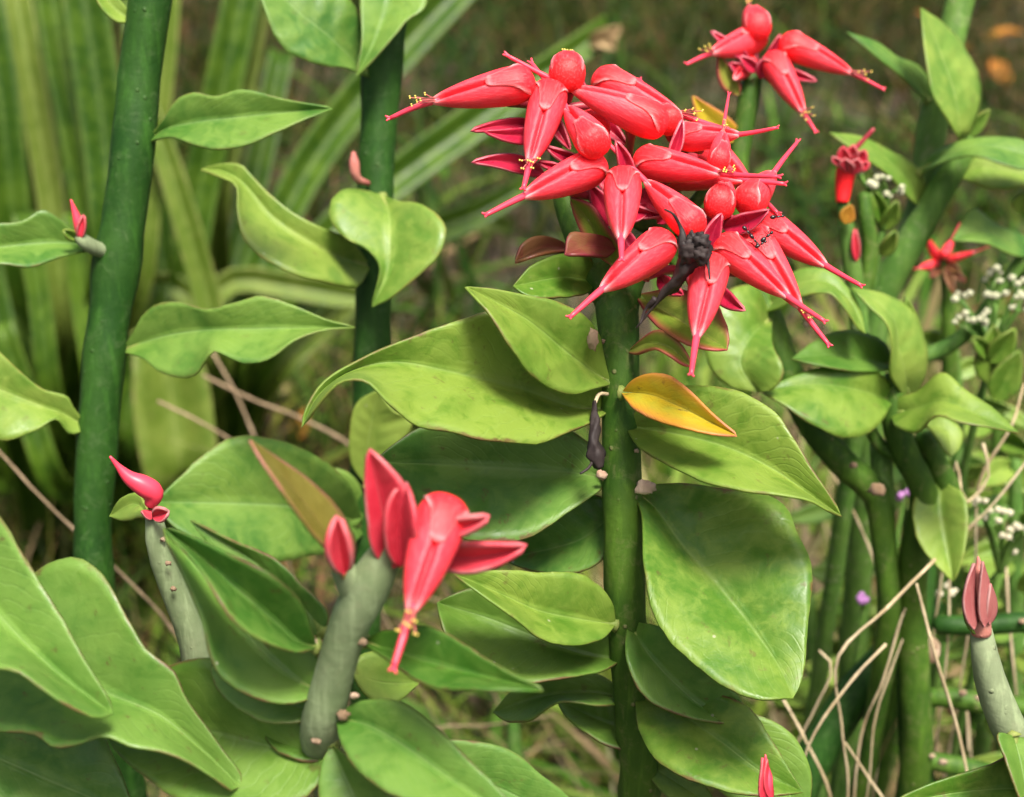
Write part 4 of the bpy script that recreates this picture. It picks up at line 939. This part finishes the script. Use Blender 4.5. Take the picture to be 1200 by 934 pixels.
# ================================================================== distant spiky red flower head
R13 = thing('star_flower_plant', 'small spiky red flower head with dark maroon bracts beside white weed flowers', 'plant', base_under(1108, 420, 520, 0.0, 0.05))
stem(R13, [(1106, 306, 505, 6), (1110, 340, 507, 7), (1112, 400, 512, 9), (1112, 450, 518, 10)], 'stem')
CORE13 = P(1106, 308, 505)
for bk, tp, tw in [((1100, 306), (1086, 276), 1), ((1106, 300), (1116, 280), -1), ((1110, 306), (1142, 294), 1), ((1098, 310), (1078, 312), 1)]:
    flower(R13, bk, tp, 500, tw, core=CORE13, length=0.0115, style=1, stam=None, fat=0.7)
for base, tip in [((1108, 312), (1118, 345)), ((1106, 312), (1132, 330)), ((1102, 312), (1090, 325)), ((1110, 310), (1125, 318))]:
    bract(R13, 'maroon', base, tip, 5, 502, 498)

# ================================================================== lower right budding stem and the small red bud
KEEL = -0.35
R9 = thing('rosebud_slipper_plant', 'grey-green stem tipped by a closed dusty rose bud with two points', 'plant', base_under(1225, 934, 300, 0.01, 0.03))
stem(R9, [(1150, 738, 286, 13), (1152, 755, 286, 15), (1160, 795, 288, 18), (1176, 840, 290, 20), (1196, 880, 293, 21), (1225, 950, 300, 22)], 'stem_grey', nodes=((0.16, 0.08),))
V, F = tube_geo([P(*q) for q in [(1150, 742, 285, ), (1150, 725, 284), (1152, 705, 284), (1151, 688, 283), (1148, 674, 283), (1147, 660, 283), (1146, 652, 283)]], [r * PXM(285) for r in (12, 12, 13.5, 10, 7, 3.5, 1)], seg=14, n=22, rough=0.12, seed=3)
mesh_obj('bud', [v - np.array(org(R9)) for v in V], F, M['bract_bud'], R9)
bract(R9, 'dusty', (1154, 735), (1153, 658), 8, 281, 280, 2, 0.6, 2.0); bract(R9, 'dusty', (1142, 738), (1143, 660), 9, 281, 281, -4, 0.6, 3.0); bract(R9, 'dusty', (1160, 732), (1162, 684), 6, 282, 281, 3, 0.6, 3.0)
bract(R9, 'leaf', (1146, 745), (1136, 690), 7, 284, 283, -4, 0.6, 2.0)
leaf(R9, 'leaf', [(1215, 925), (1160, 925), (1100, 932), (1035, 948)], [(1200, 880), (1160, 897), (1105, 914), (1065, 930)], [(1190, 965), (1110, 972)], (300, 292), 3, -3, 0.08)
leaf(R9, 'dull', [(1188, 862), (1196, 895), (1210, 970)], [(1170, 859), (1180, 892), (1194, 930)], [(1215, 870), (1230, 915), (1225, 950)], (286, 280), -4, 2, 0.08)
R10 = thing('red_shoot_plant', 'slender stem ending in a narrow pointed crimson bud beneath the wide hanging leaf', 'plant', base_under(899, 990, 290, 0.0, 0.02))
stem(R10, [(899, 930, 284, 6), (900, 960, 285, 8), (902, 1010, 288, 10)], 'stem_grey')
V, F = tube_geo([P(*q) for q in [(899, 938, 283), (898, 925, 282), (899, 912, 282), (898, 900, 282), (897, 884, 282)]], [r * PXM(282) for r in (6, 7.5, 7, 4, 0.8)], seg=12, n=16, rough=0.08)
mesh_obj('flower_bud', [v - np.array(org(R10)) for v in V], F, M['pink'], R10)
bract(R10, 'rose', (893, 938), (895, 888), 5, 281, 281, 2, 0.5, 2.0); bract(R10, 'rose', (905, 938), (900, 890), 5, 281, 281, -2, 0.5, 2.0)

# ================================================================== old woody stems low at the right
def old_stem(label, pts, mat='stem', group=None, dx=0.0, dy=0.05, scars=()):
    e = pts[-1]
    t = thing('old_succulent_stem', label, 'plant stem', base_under(e[0], e[1], e[2], dx, dy), group)
    stem(t, pts, mat, nodes=((0.2, 0.12), (0.4, 0.1)))
    for x, y, mm, r in scars: knob(t, x, y, mm, r, 'scar')
    return t
old_stem('dark leaning stem running diagonally under the wide hanging leaf', [(1090, 700, 455, 20), (1050, 760, 455, 22), (1005, 810, 456, 23), (965, 870, 458, 23), (930, 940, 462, 23)], 'stem_dark', scars=((1050, 745, 446, 7),))
t = old_stem('upright dark stem with a round grey cut branch scar', [(1088, 610, 440, 14), (1080, 680, 440, 16), (1072, 760, 441, 18), (1070, 850, 443, 18), (1074, 940, 448, 18)], 'stem_dark', scars=((1078, 820, 436, 6),))
disc = []
cp = P(1085, 760, 434); ax = (EYE - cp).normalized()
for k in range(3):
    disc.append(tube_geo([cp - ax * 0.004, cp + ax * (0.0006 + 0.0004 * (k == 0) + 0.0003 * (k == 2))], [(17 - 6 * k) * PXM(434)] * 2, seg=18, n=5, rough=0.12, seed=k * 2, cap=0.05))
V, F = join(disc)
mesh_obj('cut_branch_scar', [np.array(v) - np.array(org(t)) for v in V], F, M['scar'], t)
for HOR, pts, mt, sc in [('level dark green stem passing behind the dusty rose bud', [(1098, 732, 436, 11), (1150, 733, 435, 12), (1215, 730, 434, 12), (1280, 760, 440, 12)], 'stem_dark', ((1198, 728, 430, 6),)),
                ('level green stem with several pale leaf scars, midway below the grey cut scar', [(1078, 818, 440, 10), (1110, 817, 438, 12), (1150, 824, 437, 12), (1230, 835, 440, 12), (1290, 870, 446, 12)], 'stem', ((1128, 812, 432, 7), (1088, 815, 434, 5), (1147, 818, 431, 6))),
                ('lowest level green stem, sloping down to the soil beneath the rose-budded stem', [(1074, 890, 442, 11), (1110, 895, 440, 12), (1150, 905, 440, 12), (1220, 930, 444, 12)], 'stem', ((1105, 893, 434, 7), (1092, 886, 434, 5)))]:
    old_stem(HOR, pts, mt, 'level old stems', scars=sc)
BSTEM = ['leafy stem just below the spiky red flower head', 'leafy stem rising under the wide white flower spray', 'leafy stem behind the cream-budded weed', 'leafy stem behind the pale joint of the branching stem', 'thin leafy stem farthest behind the pale-jointed branch', 'leafy stem behind the outer edge of the wide hanging leaf', 'leafy stem behind the cream buds and the level dark stem', 'leafy stem behind the dusty rose bud', 'leafy stem behind the folded yellow-green upright leaf', 'bare green stem stump seen under the leaves beside the forked stem']
for bi, (x, y0, mm, r) in enumerate([(1125, 390, 520, 12), (1165, 470, 540, 12), (1190, 540, 520, 13), (1015, 610, 560, 11), (990, 590, 600, 11), (960, 700, 580, 13), (1150, 640, 560, 15), (1188, 680, 540, 12), (1065, 420, 560, 12), (610, 830, 560, 14)]):
    r *= 0.68
    t = thing('background_slipper_plant', BSTEM[bi], 'plant', base_under(x, 900, mm, random.uniform(-0.02, 0.02), 0.05), 'plants in the tangle behind')
    k = random.uniform(-12, 12)
    stem(t, [(x + k, y0, mm, r * 0.7), (x + k * 0.6, y0 + 60, mm + 4, r), (x + k * 0.3, y0 + 140, mm + 8, r), (x, y0 + 240, mm + 14, r)], random.choice(['stem', 'stem_light', 'stem_light']))
    if x == 610: continue
    for j in range(10):
        yy = y0 + 4 + j * random.uniform(20, 26); s = 1 if (j + int(x)) % 2 else -1
        ln = random.uniform(34, 78); dr = random.uniform(-28, 38)
        bract(t, random.choice(['leaf', 'lime', 'soft', 'lime']), (x + k * 0.4, yy), (x + k * 0.4 + s * ln, yy + dr), random.uniform(9, 17), mm + 5, mm - random.uniform(-12, 18), random.uniform(-6, 6), 0.8, random.uniform(-5, 1), 'leaf')

# ================================================================== strap-leaved clumps
def ribbon(root, pts, mat, base, nu=30, fold=0.42, name='strap_leaf', wtip=0.0):
    """pts = (x, y, mm, width px) from the tip end down; then carried to the clump's base on the soil."""
    w = [np.array([*P(x, y, mm), wd * PXM(mm)]) for x, y, mm, wd in pts]
    b = np.array([*base, w[-1][3] * 0.8])
    w.append(w[-1] * 0.5 + b * 0.5 + np.array([0, 0, 0.02, 0])); w.append(b)
    c = catmull(np.array(w), nu)
    pos = c[:, :3]; t = np.gradient(pos, axis=0); t /= np.linalg.norm(t, axis=1, keepdims=True)
    nv = 7; S = np.zeros((nu, nv, 3))
    for i in range(nu):
        view = np.array(EYE) - pos[i]; view /= np.linalg.norm(view)
        s = np.cross(t[i], view); s /= np.linalg.norm(s); nrm = np.cross(s, t[i])
        for j in range(nv):
            f = -1 + 2 * j / (nv - 1)
            S[i, j] = pos[i] + s * f * c[i, 3] * 0.5 + nrm * (abs(f) - 0.5) * c[i, 3] * fold
    c_ = S[nu // 2]; r = np.cross(S[nu // 2 + 1, 3] - S[nu // 2 - 1, 3], c_[-1] - c_[0])
    if np.dot(r, np.array(EYE) - S[nu // 2, 3]) < 0: S = S[:, ::-1]
    return shell(name, S, nu, nv, 0.0011, M[mat], root, org(root))
bA = G(110, 640)
SA = thing('strap_leaf_plant', 'clump of upright broad green strap leaves behind the tall dark stem', 'plant', bA)
for pts, mt in [
  ([(-30, -60, 900, 40), (-5, 80, 905, 42), (10, 200, 915, 40), (20, 300, 930, 38)], 'strap'),
  ([(20, -40, 940, 36), (40, 100, 945, 38), (48, 250, 955, 36)], 'strap'),
  ([(10, -60, 930, 30), (30, 60, 930, 32), (62, 250, 940, 30), (75, 380, 950, 30)], 'strap_pale'),
  ([(55, -50, 890, 34), (72, 60, 895, 38), (100, 200, 905, 38), (112, 300, 915, 36)], 'strap'),
  ([(90, -60, 860, 46), (105, 40, 865, 50), (124, 180, 875, 48), (130, 300, 885, 44)], 'strap'),
  ([(30, -60, 990, 30), (25, 100, 990, 32), (28, 300, 1000, 32)], 'strap'),
  ([(200, -60, 900, 26), (192, 60, 905, 28), (178, 200, 915, 26), (165, 330, 925, 26)], 'strap_pale'),
  ([(28, 250, 900, 24), (45, 340, 905, 24), (60, 460, 915, 24)], 'strap'),
  ([(85, 250, 900, 22), (95, 350, 905, 22), (110, 450, 915, 22)], 'strap'),
  ([(150, 120, 980, 30), (160, 260, 980, 34), (150, 400, 990, 34)], 'strap'),
  ([(-40, 200, 920, 38), (-15, 330, 925, 40), (15, 460, 935, 40)], 'strap'),
  ([(0, 380, 890, 26), (30, 470, 900, 28), (60, 560, 910, 28)], 'strap'),
  ([(180, 330, 960, 40), (165, 420, 960, 42), (140, 520, 965, 40)], 'strap'),
  ]:
    ribbon(SA, pts, mt, bA + Vector((random.uniform(-0.03, 0.03), random.uniform(-0.03, 0.03), -0.01)))
for k in range(26):
    x0 = random.uniform(-60, 175); mm = random.uniform(1000, 1120); h0 = random.uniform(-80, 260); ln = random.uniform(-45, 45)
    ribbon(SA, [(x0 + ln, h0, mm - 30, 26), (x0 + ln * 0.5, h0 + 150, mm - 20, 36), (x0, h0 + 300, mm, 36)], 'strap', bA + Vector((random.uniform(-0.07, 0.07), random.uniform(0.02, 0.12), -0.01)), nu=20)
bB = G(232, 590)
SB = thing('strap_leaf_plant', 'clump of green strap leaves fanning out between the two tall stems', 'plant', bB)
for pts, mt in [
  ([(300, -80, 960, 40), (283, 0, 960, 42), (262, 100, 965, 42), (235, 220, 975, 40), (218, 330, 985, 38)], 'strap'),
  ([(308, -70, 985, 34), (297, 10, 985, 34), (280, 110, 990, 32), (255, 220, 995, 30)], 'strap_pale'),
  ([(165, 110, 900, 22), (188, 165, 900, 26), (215, 250, 905, 29), (240, 340, 915, 30), (258, 420, 925, 30)], 'strap_pale'),
  ([(185, 200, 1010, 26), (190, 300, 1010, 26), (205, 400, 1010, 26)], 'strap'),
  ([(175, 380, 880, 40), (196, 430, 882, 80), (205, 500, 888, 88), (215, 565, 895, 80)], 'strap_pale'),
  ([(575, -50, 1050, 38), (500, 25, 1040, 44), (425, 110, 1030, 44), (365, 190, 1025, 42), (315, 290, 1020, 40), (270, 420, 1020, 36)], 'strap'),
  ([(715, 30, 1120, 26), (640, 85, 1100, 36), (560, 140, 1080, 42), (470, 205, 1065, 42), (390, 270, 1050, 40), (320, 360, 1040, 38)], 'strap'),
  ([(620, 215, 1150, 20), (560, 250, 1140, 30), (480, 280, 1120, 34), (390, 330, 1100, 34), (310, 420, 1070, 32)], 'strap'),
  ([(600, 265, 1180, 16), (540, 262, 1170, 26), (470, 300, 1140, 30), (400, 360, 1110, 30), (330, 430, 1080, 28)], 'strap_pale'),
  ([(440, 352, 1000, 14), (400, 346, 1000, 28), (340, 336, 1000, 28), (270, 330, 1000, 28), (230, 380, 1000, 28)], 'strap_pale'),
  ([(130, 346, 990, 16), (160, 340, 985, 28), (205, 335, 985, 28), (240, 380, 990, 28)], 'strap_pale'),
  ([(330, 60, 1080, 26), (310, 160, 1070, 30), (285, 270, 1060, 30), (255, 380, 1050, 30)], 'strap'),
  ([(350, 320, 1010, 22), (300, 350, 1010, 30), (262, 410, 1010, 32)], 'strap'),
  ]:
    ribbon(SB, pts, mt, bB + Vector((random.uniform(-0.03, 0.03), random.uniform(-0.03, 0.03), -0.01)))
bract(SB, 'tan', (690, 52), (728, 30), 12, 1110, 1100, 4, 1.0, -6, 'withered_tip')
bract(SB, 'tan', (700, 46), (722, 58), 9, 1108, 1098, -3, 1.0, -6, 'withered_tip')

# ================================================================== dry stalks
STW = 'thin bent dry straw stalk crossing among the green stems below the wide leaves'
for pts in [
  [(1096, 655, 400, 5), (1040, 712, 400, 5), (982, 770, 402, 5), (986, 850, 410, 4.5), (993, 940, 420, 4.5)],
  [(1038, 755, 396, 5.5), (1000, 795, 398, 5), (950, 868, 402, 4.5), (930, 950, 410, 4)],
  [(1074, 684, 392, 4), (1095, 765, 395, 5), (1118, 840, 400, 5), (1134, 910, 405, 4.5), (1140, 980, 410, 4)],
  [(1088, 655, 420, 4), (1058, 720, 420, 4), (1034, 800, 424, 4), (1012, 850, 430, 4), (1000, 940, 440, 4)],
  [(1080, 690, 424, 3), (1050, 770, 424, 3.5), (1026, 840, 430, 3.5), (1015, 940, 440, 3)],
  [(918, 820, 420, 5), (945, 870, 420, 5.5), (975, 945, 424, 5)],
  [(960, 762, 430, 3.5), (975, 780, 430, 4), (955, 830, 434, 4), (930, 880, 440, 4), (900, 960, 450, 4)],
  [(990, 870, 414, 4), (1020, 915, 416, 4), (1045, 960, 420, 4)],
  [(1215, 525, 420, 4), (1165, 590, 424, 4.5), (1120, 640, 430, 4), (1110, 760, 440, 4)],
  [(1178, 640, 460, 4.5), (1182, 720, 462, 4.5), (1192, 830, 470, 4.5), (1195, 940, 480, 4)],
  [(1152, 520, 430, 5), (1158, 560, 432, 5), (1130, 590, 434, 5), (1122, 540, 436, 3.5), (1100, 700, 446, 4)],
  [(1200, 450, 440, 4), (1185, 500, 440, 4), (1150, 560, 446, 4.5), (1140, 700, 460, 4)],
  [(970, 545, 480, 3.5), (1000, 600, 484, 4), (1030, 680, 492, 4), (1035, 800, 500, 4)],
  [(1135, 880, 470, 3), (1132, 820, 474, 3), (1138, 960, 480, 3)],
  ]:
    e = pts[-1]
    t = base_under(e[0], e[1], e[2], random.uniform(-0.02, 0.02), 0.04)
    w = [P(x, y, mm) for x, y, mm, r in pts] + [Vector((t.x, t.y, -0.01))]
    rr = [r * PXM(mm) * 0.36 for x, y, mm, r in pts]; rr.append(rr[-1])
    tag(tube('dry_stalk', None, w, rr, M['straw'], seg=7, ring_len=0.004, rough=0.7, nf=300, seed=e[0]), STW, 'dry stalk', 'dry stalks at the right')
STL = 'thin dry pinkish stalk leaning across the dark gap between the two tall stems'
for pts in [
  [(238, 440, 640, 5), (300, 470, 640, 5), (352, 490, 645, 5), (430, 540, 655, 4.5)],
  [(185, 470, 600, 4.5), (230, 492, 600, 4.5), (270, 515, 602, 4.5), (360, 580, 610, 4)],
  [(246, 408, 660, 5), (270, 450, 660, 5), (298, 512, 660, 5), (320, 590, 670, 4.5)],
  [(-30, 495, 480, 4), (40, 575, 482, 4.5), (95, 628, 485, 4.5), (150, 680, 490, 4.5), (200, 735, 495, 4.5)],
  [(650, 838, 560, 2.5), (570, 850, 560, 3), (500, 858, 565, 3)],
  ]:
    e = pts[-1]
    w = [P(x, y, mm) for x, y, mm, r in pts]
    d = (w[-1] - w[-2]).normalized(); g = w[-1] + Vector((d.x * 0.12, 0.06, 0)); g.z = -0.01
    rr = [r * PXM(mm) * 0.36 for x, y, mm, r in pts] + [e[3] * PXM(e[2]) * 0.36]
    lab = STL if pts[0][0] not in (-30, 650) else ('long dry stalk slanting behind the tall dark stem above the corner leaves' if pts[0][0] == -30 else 'fine pale dry straw lying across behind the pointed leaf of the forked stem')
    tag(tube('dry_stalk', None, w + [g], rr, M['straw_pink'], seg=7, ring_len=0.006, rough=0.7, nf=250, seed=e[0]), lab, 'dry stalk', 'dry stalks at the left' if lab == STL else None)

# ================================================================== white flowered weeds
ME_FLORET = {}
for nm, mt in (('white', 'white'), ('bud', 'bud_tan')):
    r = random.Random(5); g = []
    for k in range(9):
        a = k * 2.4; rad = 0.55 * math.sqrt(k / 9)
        g.append(blob_geo(Vector((rad * math.cos(a), rad * math.sin(a), 0.45 - rad * 0.6)), 0.38 + r.uniform(-0.06, 0.06), seg=7, rings=5))
    ME_FLORET[nm] = as_mesh('floret', join(g), M[mt])
def weed(label, heads, root_px, kind='white', seed=1, leaves=()):
    r = random.Random(seed)
    b = base_under(*root_px, 0.0, 0.05)
    t = thing('white_flowered_weed', label, 'weed', b)
    j = P(*root_px)
    tube('stem', t, [j, j + Vector((0, 0.02, -0.08)), Vector((b.x, b.y, -0.01))], [0.0011, 0.0014, 0.0016], M['stem_light'], seg=7, n=12)
    for x, y, mm, n, spread in heads:
        c = P(x, y, mm)
        jj = c + (j - c) * 0.35
        tube('flower_branch', t, [c - Vector((0, 0, 0.002)), jj, j], [0.0006, 0.0008, 0.001], M['stem_light'], seg=6, n=8)
        for k in range(n):
            q = P(x + r.uniform(-spread, spread), y + r.uniform(-spread, spread) * 0.7, mm + r.uniform(-4, 4))
            f = link('floret', ME_FLORET[kind], t)
            s = r.uniform(4.2, 6.4) * PXM(mm)
            f.matrix_basis = Matrix.Translation(q - b) @ (EYE - q).to_track_quat('Z', 'Y').to_matrix().to_4x4() @ Matrix.Diagonal((s, s, s, 1))
            tube('floret_stalk', t, [q, (q + c) / 2 - Vector((0, 0, 0.001)), c - Vector((0, 0, 0.003))], [0.0003] * 3, M['stem_light'], seg=5, n=5, rough=0)
    for base, tip, hw, mm in leaves: bract(t, 'leaf', base, tip, hw, mm, mm - 6, 2, 0.6, -3, 'leaf')
    return t
weed('weed with small white flower tufts just beside the red funnel flower', [(1028, 200, 440, 4, 14), (1042, 218, 440, 6, 16), (1020, 214, 438, 3, 8), (1008, 196, 438, 2, 8)], (1034, 270, 446), 'white', 2, [((1034, 262), (1022, 222), 9, 444), ((1034, 270), (1052, 235), 9, 446), ((1032, 300), (1050, 270), 8, 446)])
weed('weed topped by a wide spray of small white flower tufts beside the spiky red head', [(1165, 320, 450, 4, 10), (1160, 338, 450, 6, 16), (1192, 335, 450, 7, 16), (1195, 355, 448, 5, 12), (1128, 345, 452, 4, 10), (1130, 375, 452, 5, 12), (1150, 372, 452, 5, 11), (1168, 350, 450, 4, 14)], (1160, 420, 458), 'white', 3, [((1160, 420), (1140, 395), 9, 455), ((1160, 425), (1190, 385), 14, 455), ((1165, 470), (1195, 410), 18, 455), ((1158, 450), (1165, 380), 20, 458)])
weed('weed with round cream flower buds near the heart-shaped leaf', [(1150, 590, 440, 4, 8), (1160, 604, 440, 5, 12), (1176, 600, 442, 3, 8), (1185, 625, 440, 5, 12), (1198, 618, 440, 4, 8)], (1172, 670, 450), 'bud', 4)
weed('weed with dull tan flower buds beside the dusty rose bud', [(1110, 690, 450, 4, 10), (1098, 700, 452, 3, 8), (1192, 640, 450, 3, 10)], (1110, 750, 460), 'bud', 5)
for x, y, mm, lab in [(1013, 702, 470, 'tiny lilac flower of a weed behind the old straw stalks'), (1060, 580, 480, 'pale lilac blossom glimpsed between the green stems')]:
    c = P(x, y, mm); b = base_under(x, y + 60, mm, 0.0, 0.04)
    t = thing('lilac_weed', lab, 'weed', b)
    tube('stem', t, [c, c + Vector((0, 0.01, -0.06)), Vector((b.x, b.y, -0.01))], [0.0006, 0.0008, 0.001], M['stem_light'], seg=6, n=8)
    V, F = join([blob_geo(c + Vector((random.uniform(-1, 1), random.uniform(-1, 1), random.uniform(-1, 1))) * 0.0014, 0.0011, seg=7, rings=5) for k in range(6)])
    mesh_obj('blossom', [v - b for v in V], F, M['lilac'], t)

# ================================================================== fallen leaves on the ground behind
for i, (x, y, ln, mt, ang) in enumerate([(1180, 62, 60, 'rust', 0.2), (1130, 75, 40, 'rust', 1.0), (1090, 36, 36, 'rust', -0.4), (960, 40, 40, 'strap_pale', 0.5), (1160, 330, 46, 'tan', 0.3), (560, 300, 60, 'tan', -0.2), (520, 330, 50, 'tan', 0.6), (630, 870, 36, 'tan', 0.1), (480, 850, 40, 'tan', 0.8), (330, 470, 50, 'tan', 0.2), (350, 520, 44, 'rust', 1.2), (1170, 100, 44, 'rust', 1.7)]):
    g = G(x, y); L_ = ln * (g - EYE).length / FPX
    nu, nv = 12, 7; S = np.zeros((nu, nv, 3))
    for a in range(nu):
        u_ = a / (nu - 1); w_ = math.sin(math.pi * u_) ** 0.7 * 0.26 * L_
        for b_ in range(nv):
            f_ = -1 + 2 * b_ / (nv - 1)
            lx, ly = (u_ - 0.5) * L_, f_ * w_
            S[a, b_] = (g.x + lx * math.cos(ang) - ly * math.sin(ang), g.y + lx * math.sin(ang) + ly * math.cos(ang), 0.02 + 0.25 * w_ * f_ * f_ + 0.012 * math.sin(u_ * 3 + i))
    o = shell('fallen_leaf', S, nu, nv, 0.0008, M[mt], None, Vector((0, 0, 0)))
    tag(o, {'rust': 'rusty orange fallen leaf lying in the grass behind', 'tan': 'dry tan fallen leaf lying in the grass behind', 'strap_pale': 'yellow-green fallen leaf lying in the grass behind the spray of flowers'}[mt], 'fallen leaf', {'rust': 'rusty fallen leaves', 'tan': 'dry tan fallen leaves'}.get(mt))

# ================================================================== ants on the flowers
def ant(x, y, mm, ang, lab, group=None, sc=1.0):
    c = P(x, y, mm); zx = (EYE - c).normalized(); xx = RIGHT * math.cos(ang) + UP * math.sin(ang); yy = zx.cross(xx)
    t = thing('ant', lab, 'ant', c, group)
    s = 0.00034 * sc
    for nm, off, r in (('head', 2.6, (0.9, 0.8, 0.75)), ('thorax', 0.6, (1.3, 0.65, 0.7)), ('abdomen', -2.2, (1.7, 1.15, 1.1))):
        V, F = blob_geo(xx * off * s, tuple(k * s for k in r), seg=10, rings=7, axes=(xx, yy, zx))
        mesh_obj(nm, V, F, M['ant'], t)
    for k in range(6):
        sd_ = 1 if k % 2 else -1; o_ = (k // 2 - 1) * 1.0
        w = [xx * (0.6 + o_ * 0.5) * s, xx * (0.6 + o_ * 1.4) * s + yy * sd_ * 1.6 * s + zx * 0.6 * s, xx * (0.6 + o_ * 2.2) * s + yy * sd_ * 2.6 * s - zx * 1.0 * s]
        V, F = tube_geo(w, [0.13 * s] * 3, seg=5, n=6, rough=0)
        mesh_obj('leg', V, F, M['ant'], t)
AL = 'tiny black ant in a row crawling over a red flower of the big cluster'
ant(876, 271, 294.0, -0.8, AL, 'ants on the flower'); ant(884, 281, 293.0, -0.9, AL, 'ants on the flower'); ant(892, 286, 293.0, 0.5, AL, 'ants on the flower')
ant(899, 277, 293.5, 0.7, 'larger black ant at the end of the row on a red flower', None, 1.2)
ant(911, 254, 298.0, 0.1, 'black ant alone on the outermost right red flower', None, 1.1)
